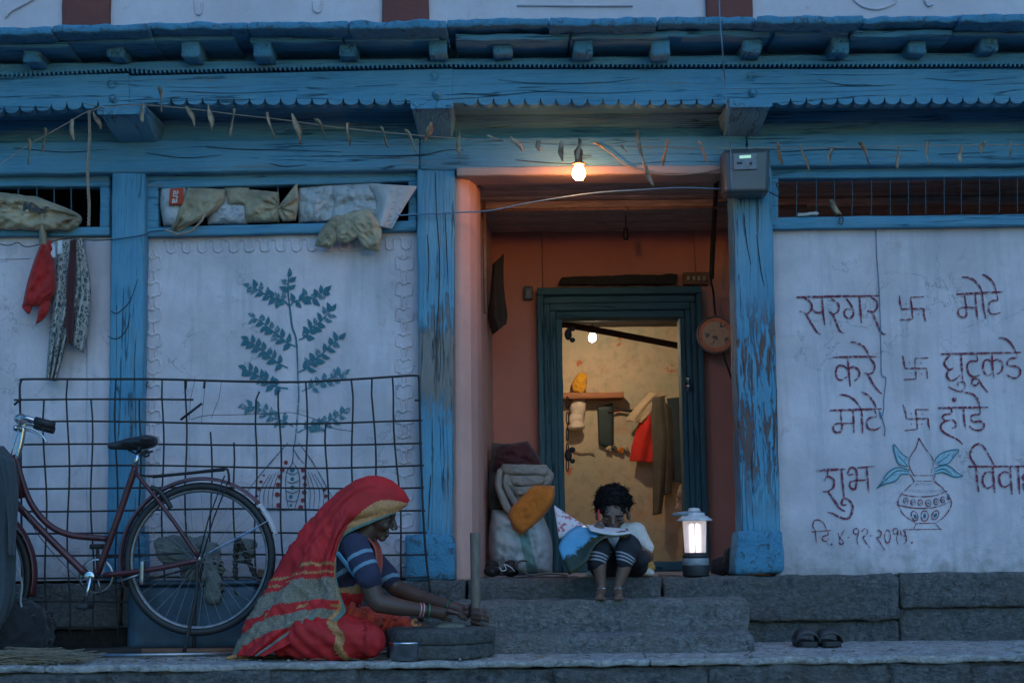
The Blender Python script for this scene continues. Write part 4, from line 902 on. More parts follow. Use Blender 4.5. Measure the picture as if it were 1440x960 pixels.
t = NT('printed_woven_sack'); n1 = t.noise(t.vec(), 7, 5, .6); n2 = t.noise(t.vec((1, 1, 2.2)), 34, 3, .5, .5); n3 = t.noise(t.vec(), 6, 2); w1 = t.noise(t.vec((1, 1, 9)), 120, 2); w2 = t.noise(t.vec((9, 1, 1)), 120, 2)
col = t.mix(n1, (.36, .38, .40), (.52, .53, .54)); col = t.mix(t.math('MULTIPLY', t.math('MULTIPLY', t.ramp(n2, [(.54, 0), (.57, 1)]), t.ramp(n3, [(.50, 0), (.55, 1)])), .6), col, (.16, .22, .30)); col = t.mix(t.math('MULTIPLY', t.ramp(t.noise(t.vec(), 12, 6), [(.52, 0), (.7, 1)]), .5), col, (.26, .24, .20))
C_SACKW = t.done(col, .75, t.math('ADD', w1, w2), .3, .003); C_SACKY = cloth('old_woven_sack', (.36, .30, .20), .45); C_GREY = cloth('grey_blanket', (.30, .27, .24)); C_ORANGE = cloth('orange_cotton', (.62, .17, .015))
C_MAROON = cloth('maroon_cloth', (.06, .012, .014)); C_REDBAG = cloth('red_bag', (.42, .015, .012)); C_SLATE = cloth('slate_cloth', (.045, .06, .07)); C_KHAKI = cloth('khaki_cloth', (.10, .085, .06))
C_BEIGE = cloth('beige_cloth', (.50, .36, .24)); C_RED = cloth('red_shirt', (.60, .02, .012)); C_TROUS = cloth('grey_trousers', (.085, .075, .06)); C_NAVY = cloth('navy_jacket', (.02, .035, .05)); C_BLACK = cloth('black_cloth', (.014, .014, .017))
# prints on sacks
def text_on(body, px, py, y, size, rot, mat, parent, name='printed_letters', flip=False):
    cu = bpy.data.curves.new(name, 'FONT'); cu.body = body; cu.size = size; cu.align_x = 'CENTER'; cu.align_y = 'CENTER'; cu.extrude = .0006; cu.offset = .0012
    o = bpy.data.objects.new(name, cu); COL.objects.link(o)
    dg = bpy.context.evaluated_depsgraph_get(); dg.update()
    me = bpy.data.meshes.new_from_object(o.evaluated_get(dg)); bpy.data.objects.remove(o)
    p = U(px, py, y)
    M = Matrix.Translation(p) @ Matrix.Rotation(math.radians(90), 4, 'X') @ Matrix.Rotation(rot, 4, 'Z')
    me.transform(M); me.materials.clear(); me.materials.append(mat)
    n = bpy.data.objects.new(name, me); COL.objects.link(n); attach(n, parent); return n
M_PRINT = simple('sack_print', (.06, .07, .075), .9); M_LABEL = simple('red_label', (.42, .06, .03), .9); M_LETTER = simple('pale_letters', (.55, .5, .48), .9)
s1 = pillow('stuffed_sack', [(-60, 262), (-60, 290), (-60, 322)], [(54, 277), (113, 303), (104, 326)], .0, C_SACKY, .07, .06, .075, 10, pinch=(108, 306), ex=6, label='old beige printed sack stuffed into the far left window', cat='sack', seed=1)
text_on('Maer', 50, 292, -.098, .062, -.10, M_PRINT, s1)
s2 = pillow('stuffed_sack', [(226, 264), (225, 290), (230, 318)], [(262, 262), (264, 290), (258, 320)], .02, C_SACKW, .06, .05, .02, 10, label='white sack with a red printed label at the left end of the middle window', cat='sack', seed=2, n=26)
lb = MB().pxhex([(237, 289), (257, 288), (258, 264), (239, 265)], -.062, -.050, cell=.02, rnd=.004, amp=.003, sc_=20).build('printed_label', M_LABEL, s2)
text_on('ara', 247.5, 277, -.0645, .052, math.radians(-96), M_LETTER, s2)
pillow('stuffed_sack', [(264, 264), (250, 290), (240, 324)], [(318, 266), (310, 292), (252, 326)], -.01, C_SACKY, .05, .05, .04, 10, label='beige cloth sack folded over the sill of the middle window', cat='sack', seed=3, pinch=(246, 322))
pillow('stuffed_sack', [(292, 272), (290, 296), (292, 316)], [(348, 264), (352, 292), (348, 316)], .03, C_SACKW, .05, .05, .03, 9, label='plain white sack behind the bars of the middle window, between two beige sacks', cat='sack', seed=4, n=30)
pillow('stuffed_sack', [(316, 264), (318, 275), (318, 288)], [(350, 264), (352, 278), (350, 290)], .0, C_SACKY, .03, .03, .02, 12, label='small beige cloth flap resting on top of the plain white sack', cat='cloth', seed=14, n=24)
pillow('stuffed_sack', [(344, 266), (342, 290), (346, 314)], [(392, 270), (393, 288), (394, 312)], .01, C_SACKY, .06, .05, .034, 9, label='beige sack with a gathered neck in the middle window', cat='sack', seed=5, pinch=(393, 290))
pillow('stuffed_sack', [(396, 284), (390, 296), (398, 312)], [(418, 256), (420, 285), (416, 310)], -.01, C_SACKY, .035, .03, .034, 12, label='frayed knotted sack mouth right of the gathered neck in the middle window', cat='sack', seed=6, n=26, pinch=(394, 292))
pillow('stuffed_sack', [(420, 264), (418, 290), (420, 314)], [(470, 258), (474, 290), (468, 312)], .03, C_SACKW, .05, .05, .055, 8, label='crumpled white sack right of the knotted sack in the middle window', cat='sack', seed=7)
pillow('stuffed_sack', [(466, 260), (468, 290), (462, 310)], [(536, 256), (540, 284), (530, 308)], .02, C_SACKW, .06, .05, .055, 7, label='wide white sack at the right of the middle window above the dirty rag', cat='sack', seed=8)
hang('plastic_sheet', [(518, 258), (530, 285), (520, 316)], [(587, 262), (568, 292), (551, 322)], -.05, C_SACKW, amp=.012, folds=1.4, label='pale corner of plastic sheeting hanging out of the middle window', cat='plastic sheet', seed=3)
o = thing('rag', 'crumpled dirty rag hanging over the sill of the middle window', 'rag', U(490, 330, -.06))
pillow('rag_end', [(472, 302), (452, 322), (442, 346)], [(486, 304), (478, 330), (464, 349)], -.055, C_SACKY, .025, .01, .035, 13, parent=o, seed=9, n=22)
pillow('rag_end', [(476, 304), (472, 322), (474, 340)], [(520, 292), (510, 326), (490, 342)], -.062, C_SACKY, .025, .01, .035, 13, parent=o, seed=10, n=26)
pillow('rag_end', [(486, 306), (500, 330), (512, 350)], [(520, 294), (536, 320), (534, 354)], -.070, C_SACKY, .030, .01, .04, 12, parent=o, seed=11, n=26)
m = MB(); m.tube(P(-.06, (232, 323), (250, 330), (270, 325), (284, 310), (290, 296)), .006, 6)
tag(m.build('sack_cord', M_STRING, smooth=True), 'loose cord looping below the left sacks of the middle window', 'cord')
# red bag, scarf and pegs hung on the far-left window
rb = thing('cloth_bag', 'bright red cloth bag hanging from the far left window', 'bag', U(56, 390, -.05))
pillow('bag_body', [(59, 338), (47, 368), (37, 402), (31, 432)], [(73, 338), (77, 378), (79, 408), (66, 430)], -.05, C_REDBAG, .055, .03, .05, 10, parent=rb, seed=31, ex=5, pinch=(66, 338))
pillow('bag_tail', [(56, 420), (54, 438), (50, 456)], [(72, 420), (68, 440), (58, 452)], -.065, C_REDBAG, .025, .01, .03, 14, parent=rb, seed=32, n=16, rows=14)
pillow('bag_tail', [(33, 424), (31, 432), (38, 441)], [(44, 424), (45, 434), (41, 442)], -.06, C_REDBAG, .018, .01, .02, 14, parent=rb, seed=33, n=12, rows=10)
hang('strap', [(55, 300), (55, 320), (56, 345)], [(64, 300), (64, 320), (68, 345)], -.05, C_SACKY, n=6, amp=.004, folds=1, label='beige strap from which the red bag hangs', cat='strap', seed=8)
t = NT('patterned_scarf'); v1 = t.voro(t.vec((1, 1, .8)), 42, 'DISTANCE_TO_EDGE'); n1 = t.noise(t.vec(), 60, 4, .6, 1.2)
M_SCARF = t.done(t.mix(t.math('MAXIMUM', t.ramp(v1, [(.08, 1), (.14, 0)]), t.ramp(n1, [(.52, 0), (.56, 1)])), (.05, .07, .085), (.38, .36, .33)), .9)
hang('scarf', [(84, 338), (77, 400), (70, 470), (65, 534)], [(116, 335), (120, 400), (100, 460), (79, 536)], -.055, M_SCARF, amp=.022, folds=3, label='long black and white patterned scarf hanging beside the red bag', cat='scarf', seed=12)
hang('scarf', [(98, 338), (93, 400), (92, 450), (95, 480)], [(108, 336), (106, 400), (104, 450), (101, 486)], -.085, C_MAROON, n=10, amp=.01, folds=2, label='narrow dark maroon scarf hanging over the patterned one', cat='scarf', seed=14)
hang('scarf', [(104, 336), (108, 400), (102, 450), (97, 480)], [(117, 336), (127, 405), (124, 460), (118, 497)], -.06, M_SCARF, amp=.015, folds=2, label='short end of patterned cloth hanging right of the maroon scarf', cat='scarf', seed=15)
for x, y in ((74, 352), (84, 347)): 
    o = MB().pxhex([(x - 4, y + 11), (x + 4, y + 10), (x + 3, y - 10), (x - 3, y - 9)], -.08, -.066, cell=.02, rnd=.003).build('clothes_peg', simple('pale_plastic', (.5, .54, .56), .5))
    tag(o, 'pale %s clothes peg between the red bag and the patterned scarf' % ('lower left' if x < 80 else 'upper right'), 'clothes peg', 'clothes pegs by the scarf')

# ------------------------------------------------------------------ inside the veranda
t = NT('printed_white_sack'); n1 = t.noise(t.vec(), 60, 4); xs_ = t.math('ADD', t.sep(0), t.math('MULTIPLY', t.math('SUBTRACT', t.sep(2), ZP), .22)); x0_ = U(742, 780, .8).x
b1 = t.math('MULTIPLY', t.math('GREATER_THAN', xs_, x0_ + .0), t.math('LESS_THAN', xs_, x0_ + .055)); M_SACKP = t.done(t.mix(t.math('MULTIPLY', b1, .75), t.mix(n1, (.34, .36, .36), (.46, .48, .47)), (.10, .24, .20)), .85, n1, .3, .004)
pillow('stuffed_sack', [(692, 716), (687, 765), (692, 809)], [(762, 720), (776, 760), (776, 809)], .82, M_SACKP, .16, .12, .075, 6, label='large white woven sack with a green stripe standing on the floor under the orange cushion', cat='sack', seed=21)
pillow('cushion', [(750, 680), (730, 700), (714, 722), (722, 746)], [(780, 683), (778, 706), (760, 730), (733, 753)], .70, C_ORANGE, .07, .06, .03, 7, ex=8, label='orange cushion lying slanted on the white sack', cat='cushion', seed=22)
pillow('blanket', [(706, 654), (696, 672), (704, 704), (716, 722)], [(766, 654), (772, 676), (748, 694), (722, 722)], .80, C_GREY, .10, .10, .085, 8, label='grey folded blanket bundled above the orange cushion', cat='blanket', seed=23)
bl = bpy.data.objects['blanket']
for k_, (l_, r_) in enumerate((([(699, 660), (696, 682), (706, 712), (718, 726)], [(708, 656), (706, 682), (716, 706), (724, 722)]), ([(709, 664), (707, 684), (716, 702), (724, 714)], [(717, 662), (716, 682), (724, 698), (730, 710)]), ([(707, 652), (705, 659), (708, 667)], [(768, 653), (772, 661), (768, 669)]), ([(716, 668), (714, 675), (718, 683)], [(762, 667), (766, 675), (757, 685)]), ([(722, 684), (722, 690), (726, 697)], [(755, 682), (756, 688), (748, 696)]))):
    pillow('blanket_fold', l_, r_, .70 - .004 * k_, C_GREY, .035, .03, .03, 12, parent=bl, seed=40 + k_, n=26, rows=16)
pillow('cloth', [(735, 652), (732, 664), (738, 682)], [(770, 656), (779, 668), (772, 686)], .74, C_GREY, .05, .06, .07, 12, label='rumpled grey cloth at the right end of the folded blanket', cat='cloth', seed=26, n=30)
pillow('cloth_bundle', [(692, 622), (686, 690), (690, 752)], [(728, 626), (722, 690), (716, 750)], 1.0, C_KHAKI, .10, .08, .05, 7, label='dark brown cloth stacked against the wall behind the grey blanket', cat='clothes', seed=24)
pillow('cloth_bundle', [(700, 626), (694, 642), (692, 664)], [(742, 620), (760, 646), (762, 666)], .92, C_MAROON, .10, .08, .06, 10, label='dark maroon clothes piled on top of the grey blanket', cat='clothes', seed=25)
def shoe(px, y, rot, i):
    c_ = Vector((U(px, 800, y).x, y, ZP)); m = MB(); m.ball(c_ + Vector((0, 0, .028)), (.045, .10, .028)); m.ball(c_ + Vector((0, .04, .05)), (.038, .055, .035))
    o = fuse('shoe', m, .008, M_DARK, smooth=2); tag(o, 'black shoe on the veranda floor %s' % ('with its white lace loose' if i else 'half hidden behind the pink wall'), 'shoe', 'black shoes'); return o
s_ = shoe(718, .35, 0, 1); MB().tube(spline([V(702, 797, .24), V(706, 802, .23), V(712, 800, .235), V(709, 793, .24), V(718, 797, .24), V(724, 803, .24)], 5), .0025, 5).build('lace', simple('white_lace', (.6, .6, .58), .8), s_)
shoe(692, .42, 0, 0)
m = MB(); rows = []
for i in range(14):
    an = i / 13 * math.pi * 1.15; rows.append([V(742, 803, .3) + Vector((-.02 - .04 * math.sin(an), yy, .028 - .026 * math.cos(an))) for yy in (-.12, .12)])
rows2 = [[Vector((U(x, 800, .3).x, .3 + d, ZP + h)) for d in (-.14, .14)] for x, h in ((800, .006), (785, .012), (770, .018), (755, .010), (742, .004))]
o = MB().grid(rows2 + rows).build('floor_mat', C_KHAKI, smooth=True, solid=.012, sub=1); tag(o, 'brown floor mat curled up at its left end behind the boy', 'mat')
lump('cloth_bundle', [(V(1018, 798, .35), (.06, .05, .05), 0), (V(1028, 792, .33), (.035, .05, .07), 0)], C_BLACK, .02, 12, .009, 'small dark crumpled bundle on the floor at the foot of the right post', 'bundle', fold=.04)
# wall fittings
q_ = U(743, 411, YB - .02); o = MB().pxhex([(737, 421), (749, 421), (749, 402), (737, 402)], YB - .04, YB - .008, cell=.02, rnd=.006).build('bell_box', simple('bell_box', (.08, .11, .13), .5), smooth=True); tag(o, 'small grey bell box on the pink wall left of the door frame', 'bell box')
o = MB().pxhex([(785, 400), (952, 399), (953, 385), (790, 388)], YB - .05, YB - .006, cell=.03, amp=.008, sc_=12, rnd=.006).build('plank', M_BLACKWOOD, smooth=True); tag(o, 'dark rough plank fixed to the wall above the inner door', 'plank')
sb = thing('switch_board', 'wooden switch board at the top right corner of the inner door frame', 'switch board', U(978, 391, YB - .04))
MB().pxhex([(961, 400), (997, 400), (997, 382), (961, 383)], YB - .05, YB - .006, cell=.02, rnd=.004).build('board', M_BROWNWOOD, sb, smooth=True)
for x in (968, 976, 983, 990): MB().pxhex([(x - 2, 394), (x + 2, 394), (x + 2, 388), (x - 2, 388)], YB - .062, YB - .051, cell=.01, rnd=.002).build('switch', simple('ivory_switch', (.35, .30, .22), .5), sb)
c = U(1006, 471, 1.30); tr = thing('round_tray', 'round painted tray with a silver rim hanging on the wall right of the door', 'tray', c)
t = NT('tray_face'); n1 = t.noise(t.vec(), 34, 5, .6, .8); n2 = t.noise(t.vec(), 5, 3)
M_TRAY = t.done(t.mix(t.ramp(n1, [(.56, 0), (.60, 1)]), (.66, .36, .18), (.10, .09, .08)), .45); M_TRAYR = simple('tray_red_ring', (.75, .20, .07), .45)
MB().lathe([(.0001, .0), (.080, .0), (.0801, .004)], c + Vector((0, -.012, 0)), 40, (0, 1, 0), False).build('painted_face', M_TRAY, tr)
MB().lathe([(.079, -.0), (.100, -.001), (.102, .006)], c + Vector((0, -.013, 0)), 40, (0, 1, 0), False).build('red_ring', M_TRAYR, tr)
MB().lathe([(.100, -.002), (.106, -.016), (.112, -.016), (.114, -.004), (.112, .03), (.05, .04), (.0001, .04)], c + Vector((0, -.012, 0)), 40, (0, 1, 0), False).build('rim', simple('tray_rim', (.30, .24, .21), .35, .8), tr, smooth=True)
MB().tube([c + Vector((0, 0, .11)), c + Vector((-.005, .01, .16)), c + Vector((0, .06, .23))], .004, 6).build('hanging_loop', M_STRING, tr)
hang('hanging_cloth', [(693, 372), (690, 410), (687, 445), (692, 471)], [(708, 357), (708, 400), (713, 440), (712, 455)], 1.0, simple('dark_brown_cloth', (.035, .024, .019), .9), n=20, amp=.022, folds=1.3, thick=.006, label='dark brown cloth hanging on the left wall of the veranda', cat='cloth', seed=51)
m = MB(); m.tube([Vector((x640 + .135, .62, ZCL - .01)), Vector((x640 + .137, .62, U(684, 440, .62).z))], .010, 8)
tag(m.build('conduit_pipe', M_PIPE, smooth=True), 'upright plastic conduit on the left veranda wall beside the dark hanging cloth', 'pipe')
m = MB(); m.tube([Vector((x640 + .10, .60, ZCL - .058)), Vector((1.6, .60, ZCL - .054))], .009, 8)
for x in (.1, .55, .9): m.lathe([(.013, -.012), (.013, .012)], (x640 + x, .60, ZCL - .057), 10, (1, 0, 0))
tag(m.build('conduit_pipe', M_PIPE, smooth=True), 'level plastic conduit running along under the veranda ceiling boards', 'pipe')
hs = thing('lamp_holder', 'empty black lamp holder dangling from the veranda ceiling', 'lamp holder', U(880, 326, 1.0))
MB().tube([U(880, 300, 1.0), U(880, 325, 1.0)], .003, 6).build('flex', M_BLKWIRE, hs); MB().lathe([(.006, .03), (.014, .02), (.017, -.03), (.012, -.042), (.002, -.044)], U(880, 327, 1.0), 14).build('holder', M_BLKWIRE, hs, smooth=True)
# ------------------------------------------------------------------ inside the back room
YS = YI - .09
o = MB().pxhex([(770, 561), (877, 559), (877, 551), (770, 552)], YI - .16, YI - .004, cell=.03, amp=.002, rnd=.004).build('shelf', simple('shelf_wood', (.30, .11, .05), .7, 0, .3, 9, .3, stretch=(1, 8, 8)), smooth=True); tag(o, 'narrow brown wooden shelf on the wall of the back room', 'shelf')
lump('pouch', [(V(815, 541, YS), (.045, .03, .058), .1), (V(818, 531, YS), (.035, .02, .03), .2)], cloth('yellow_pouch', (.70, .32, .02)), .012, 14, .008, 'yellow pouch standing on the brown shelf', 'pouch', fold=.02)
cp = lump('cap', [(V(813, 572, YI - .07), (.055, .05, .075), .18), (V(811, 590, YI - .07), (.055, .045, .05), .1), (V(811, 600, YI - .09), (.06, .06, .022), -.1)], cloth('pale_cap', (.62, .50, .42)), .004, 14, .008, 'pale peaked cap hanging from the shelf', 'cap', fold=.006)
o = MB().pxhex([(842, 624), (862, 632), (862, 566), (840, 572)], YI - .05, YI - .004, cell=.03, amp=.002, rnd=.006).build('recess_shade_board', simple('recess_shade', (.012, .028, .030), .6), smooth=True); tag(o, 'dark teal board standing in for a shadowed recess below the shelf', 'board')  # added slab, its dark colour standing in for shadow and a recess
hk = MB(); hk.tube(P(YI - .05, (855, 580), (870, 576), (885, 578), (905, 574), (935, 572)), .010, 7)
for x in (905, 922, 938): hk.tube(P(YI - .05, (x, 574)) + P(YI - .11, (x + 1, 577), (x + 2, 568)), .006, 6)
tag(hk.build('coat_rail', M_BLACKWOOD, smooth=True), 'dark branch rail with pegs holding the hanging clothes', 'coat rail')
hang('cloth_bag', [(914, 551), (896, 570), (880, 590), (886, 592)], [(938, 556), (930, 562), (912, 585), (902, 594)], YI - .14, C_BEIGE, amp=.012, folds=1.5, label='beige cloth draped over the pegs above the red shirt', cat='cloth', seed=21)
hang('shirt', [(910, 558), (898, 595), (889, 625), (885, 648)], [(925, 562), (923, 600), (922, 628), (919, 650)], YI - .12, C_RED, amp=.010, folds=1.6, label='bright red shirt hanging in the back room', cat='shirt', seed=22)
hang('trousers', [(914, 560), (917, 610), (918, 665), (918, 724)], [(934, 556), (940, 610), (938, 660), (930, 722)], YI - .15, C_TROUS, amp=.009, folds=1.1, label='grey brown trousers with one leg hanging lower, beside the red shirt', cat='trousers', seed=23)
hang('trousers', [(928, 560), (930, 620), (932, 670), (933, 696)], [(944, 572), (948, 620), (947, 660), (944, 694)], YI - .13, C_TROUS, amp=.008, folds=.9, label='shorter grey trouser leg hanging right of the long one', cat='trousers', seed=24)
hang('jacket', [(938, 560), (942, 590), (943, 640), (946, 676)], [(975, 556), (978, 600), (976, 640), (974, 684)], YI - .12, C_NAVY, amp=.012, folds=1.3, label='dark navy jacket hanging at the right edge of the doorway', cat='jacket', seed=25)
lump('cloth_bundle', [(V(960, 692, 2.2), (.035, .03, .045), .2), (V(957, 712, 2.2), (.03, .03, .05), 0)], C_BEIGE, .012, 14, .008, 'small beige bundle hanging low inside the door by the right jamb', 'bundle', fold=.02)
rr = random.Random(8)
for i, (x, y) in enumerate(((856, 630), (864, 629), (872, 632), (879, 629))):
    o = lump('ornament', [(V(x, y, YI - .04), (.022, .02, .016), rr.uniform(-1, 1)), (V(x + 2, y + 3, YI - .04), (.012, .012, .014), 0)], [C_BEIGE, C_KHAKI, C_ORANGE, C_BEIGE][i], .006, 30, .005)
    tag(o, ['pale wooden ornament leftmost below the dark board', 'small brown ornament second from left below the dark board', 'small orange ornament second from right below the dark board', 'pale ornament nearest the red shirt'][i], 'ornament', 'trinkets on the back room wall')
tag(MB().tube(P(YI - .02, (798, 628), (808, 634), (818, 637), (830, 635), (836, 638)), .006, 6).build('bead_string', C_BEIGE, smooth=True), 'string of pale beads on the back room wall below the cap', 'beads')
# ------------------------------------------------------------------ things on the ledge, left
YM = -0.26
wm = thing('wire_mesh_panel', 'bent rusty steel mesh panel leaning against the painted wall behind the bicycle', 'mesh panel', U(310, 890, YM))
def bar(pts, r=.0048): return [U(x, y, YM + d) for x, y, d in pts], r
m = MB()
rim = [(32, 900), (31, 800), (30, 700), (29, 600), (28, 560), (28, 543), (30, 536), (36, 533), (120, 533), (220, 533), (330, 536), (420, 537), (500, 533), (560, 529), (584, 528), (589, 532), (590, 560), (592, 640), (595, 720), (599, 780), (605, 832)]
m.tube([U(p.x, p.y, YM) for p in spline([(a, b, 0) for a, b in rim], 4)], .0055, 7); m.build('rim_rod', M_IRON, wm, smooth=True)
m = MB(); dz_ = .0055
for y0, x0, x1, s in ((562, 20, 272, 1), (564, 583, 592, 0), (594, 30, 594, 2), (625, 30, 594, 1), (656, 30, 596, 2), (686, 30, 596, 1), (717, 30, 598, 2), (749, 30, 600, 1), (780, 30, 602, 1), (812, 30, 604, 1), (846, 30, 400, 1), (880, 30, 400, 1)):
    pts = []; n = max(3, int((x1 - x0) / 40))
    for i in range(n + 1):
        x = lerp(x0, x1, i / n); pts.append((x, y0 + s * math.sin(x * .012 + y0) * 1.0 - max(0, x - 480) * .012, 0))
    m.tube([U(x, y, YM + dz_) for x, y, _ in pts], .0046, 6)
for x0, y0, y1, sl in ((62, 562, 900, .012), (95, 533, 900, .006), (128, 562, 900, .01), (163, 534, 900, .004), (196, 562, 900, .004), (228, 534, 900, .006), (260, 535, 900, .012), (296, 607, 900, .006), (329, 622, 900, .01), (359, 551, 900, .004), (391, 549, 880, .03), (430, 538, 880, .006), (458, 595, 880, .02), (494, 533, 836, .02), (523, 532, 836, .035), (552, 530, 836, .05)):
    pts = [(x0 + (y - y0) * sl + (2.0 * math.sin(y * .03 + x0) if y > y0 + 20 else 0), y) for y in range(y0, y1 + 1, 24)]
    if x0 == 359: pts[0] = (365, 550); pts[1] = (360, 562)
    m.tube([U(x, y, YM - dz_) for x, y in pts], .0046, 6)
m.tube(P(YM - .012, (254, 590), (284, 567)), .006, 6); m.tube(P(YM - .012, (20, 569), (30, 560)), .0055, 6)
for x in (262, 288): m.tube(P(YM - .01, (x, 534), (x - 1, 546)), .006, 6)
m.build('mesh_bars', M_IRON, wm, smooth=True)
m = MB(); m.tube([U(p[0], p[1], YM - .012) for p in [(p.x, p.y) for p in spline([(a, b, 0) for a, b in ((268, 590), (290, 584), (330, 583), (390, 581), (410, 580), (440, 588), (470, 602), (497, 606))], 5)]], .0016, 5)
for xs_ in (((275, 532), (268, 560), (266, 590)), ((288, 545), (285, 575), (283, 595)), ((312, 534), (308, 560), (297, 588))): m.tube(P(YM - .012, *xs_), .0012, 5)
m.build('binding_wire', M_IRON, wm)
def twisted(name, pts, label):
    S = spline(pts, 14); m = MB()
    for s in range(2):
        m.tube([p + Vector((.007 * math.cos(i * .9 + s * 3.14), .007 * math.sin(i * .9 + s * 3.14), 0)) for i, p in enumerate(S)], .0075, 6)
    tag(m.build(name, M_BLKWIRE, smooth=True), label, 'rope')
twisted('rope', P(YM - .03, (333, 756), (331, 790), (332, 838)), 'short dark twisted rope hanging straight from the mesh behind the rear wheel')
twisted('rope', P(YM - .03, (335, 756), (345, 778), (358, 808), (366, 822)), 'short dark twisted rope slanting right from the mesh behind the rear wheel')
# tub, sack, board
t_ = thing('plastic_tub', 'dark blue plastic tub on the ledge behind the rear wheel', 'tub', Vector((U(285, 880, -.22).x, -.22, ZL)))
M_TUB = simple('blue_plastic', (.022, .052, .085), .5, 0, .5, 9)
c = Vector((U(280, 880, -.2).x, -.2, ZL)); hx = 92 / 2000 * 6.7
MB().box((c.x - hx, -.30, ZL + .002), (c.x + hx * .9, -.13, ZL + .30), cell=.04, amp=.004, rnd=.012, sc_=4).build('tub_body', M_TUB, t_, smooth=True)
MB().box((c.x - hx - .01, -.308, ZL + .301), (c.x + hx * .9 + .01, -.122, ZL + .325), cell=.04, amp=.003, rnd=.008, sc_=4).build('tub_rim', M_TUB, t_, smooth=True)
lump('cloth_sack', [(V(255, 775, -.25), (.11, .07, .06), .2), (V(282, 790, -.27), (.09, .06, .11), -.3), (V(300, 825, -.31), (.04, .03, .07), -.2), (V(345, 775, -.22), (.05, .05, .05), 0)], cloth('grey_green_cloth', (.13, .15, .14)), .018, 9, .010, 'grey green cloth heaped over the blue tub behind the wheel', 'cloth', fold=.035)
tag(MB().pxhex([(362, 890), (374, 890), (372, 800), (362, 800)], -.24, -.20, cell=.03, amp=.002, rnd=.004).build('timber_post', M_BROWNWOOD, smooth=True), 'short timber upright standing behind the rear wheel near the ropes', 'timber')
tag(MB().tube([Vector((U(88, 903, -.6).x, -.60, ZL + .014)), Vector((U(340, 901, -.56).x, -.56, ZL + .014))], .009, 8).build('metal_rod', M_STEEL, smooth=True), 'long thin grey rod lying on the ledge under the bicycle', 'rod')
tag(MB().tube([Vector((U(200, 905, -.5).x, -.50, ZL + .02)), Vector((U(330, 905, -.46).x, -.47, ZL + .02))], [.018, .012], 8).build('stick', M_BROWNWOOD, smooth=True), 'short dark stick lying behind the grey rod under the wheel', 'stick')
tag(MB().box((U(120, 900, -.38).x, -.42, ZL + .001), (U(330, 900, -.38).x, -.30, ZL + .03), cell=.03, amp=.006, rnd=.006).build('plank', M_BLACKWOOD, smooth=True), 'dark plank lying on the ledge under the bicycle', 'plank')
# straw / broom heap
m = MB(); rr = random.Random(6); cx = U(25, 912, -.84).x
for i in range(420):
    x0 = cx + rr.uniform(-.30, .20); L = rr.uniform(.12, .32); y0 = -.80 + rr.uniform(-.10, .14); h = .05 * math.exp(-((x0 - cx) / .2) ** 2) * rr.random() + .003
    a_ = rr.uniform(-.35, .35); pts = [Vector((x0 + L * (k / 3 - .5), y0 + L * a_ * (k / 3 - .5), ZL + h + .006 * math.sin(k * 2 + i) + .004)) for k in range(4)]
    m.tube(pts, .0022, 4)
m.ball((cx - .04, -.79, ZL + .01), (.24, .10, .028))
o = m.build('straw_broom', simple('dry_straw', (.20, .16, .115), .95, 0, .5, 40)); tag(o, 'heap of dry straw broom fibres at the left end of the ledge', 'straw broom')

# ------------------------------------------------------------------ bicycle
YK = -0.44
bk = thing('bicycle', 'old maroon step-through bicycle propped on its stand against the wire mesh', 'bicycle', Vector((U(128, 810, YK).x, YK, ZL)))
B = lambda px, py, d=0: U(px, py, YK + d)
def bt(name, pts, r, mat, par=bk, n=10, sp=True): return MB().tube(spline(pts, 6) if sp else pts, r, n).build(name, mat, par, smooth=True)
M_RIM = simple('dull_rim', (.20, .20, .21), .5, .6, .4, 30)
M_SPOKE = simple('dull_spoke', (.20, .21, .22), .6, .3)
def wheel(c, R_, px_label=None):
    w = MB().lathe([(.012, -.05), (.018, -.046), (.018, -.03), (.011, -.026), (.011, .026), (.018, .03), (.018, .046), (.012, .05)], c, 16, (0, 1, 0)).build('wheel', M_STEEL, bk, smooth=True)
    m = MB(); N = 56
    m.tube([c + Vector((math.cos(2 * math.pi * i / N), 0, math.sin(2 * math.pi * i / N))) * (R_ - .019) for i in range(N)], .0175, 10, True); m.build('tyre', M_DARK, w, smooth=True)
    m = MB(); prof = [(R_ - .035, -.013), (R_ - .044, -.013), (R_ - .047, 0), (R_ - .044, .013), (R_ - .035, .013)]; m.lathe(prof, c, 56, (0, 1, 0), False); m.build('rim', M_RIM, w, smooth=True)
    m = MB()
    for k in range(36):
        an = 2 * math.pi * k / 36; s = 1 if k % 2 else -1; an2 = an + (1 if (k // 2) % 2 else -1) * 1.15
        m.tube([c + Vector((.018 * math.cos(an2), s * .032, .018 * math.sin(an2))), c + Vector(((R_ - .044) * math.cos(an), 0, (R_ - .044) * math.sin(an)))], .0011, 4)
    m.build('spokes', M_SPOKE, w); return w
CR = B(281, 785); RW = .343
CF = B(-62, 812)
wr = wheel(CR, RW); wheel(CF, RW)
bt('frame_tube', [B(24, 646), B(30, 672), B(44, 708), B(68, 737), B(100, 752), B(150, 757)], .014, M_RED_PAINT)
bt('frame_tube', [B(20, 705), B(70, 757), B(122, 808)], .016, M_RED_PAINT)
bt('frame_tube', [B(191, 655), B(165, 730), B(137, 806)], .0155, M_RED_PAINT)
bt('frame_tube', [B(18, 640), B(30, 700)], .019, M_RED_PAINT)
for d in (-.05, .05):
    bt('seat_stay', [B(189, 662, d * .3), B(235, 720, d), B(279, 783, d)], .009, M_RED_PAINT)
    bt('chain_stay', [B(146, 808, d * .6), B(215, 800, d), B(279, 787, d)], .012, M_RED_PAINT)
    bt('fork_blade', [B(18, 720, d), B(-10, 770, d), B(-62, 812, d)], .011, M_RED_PAINT)
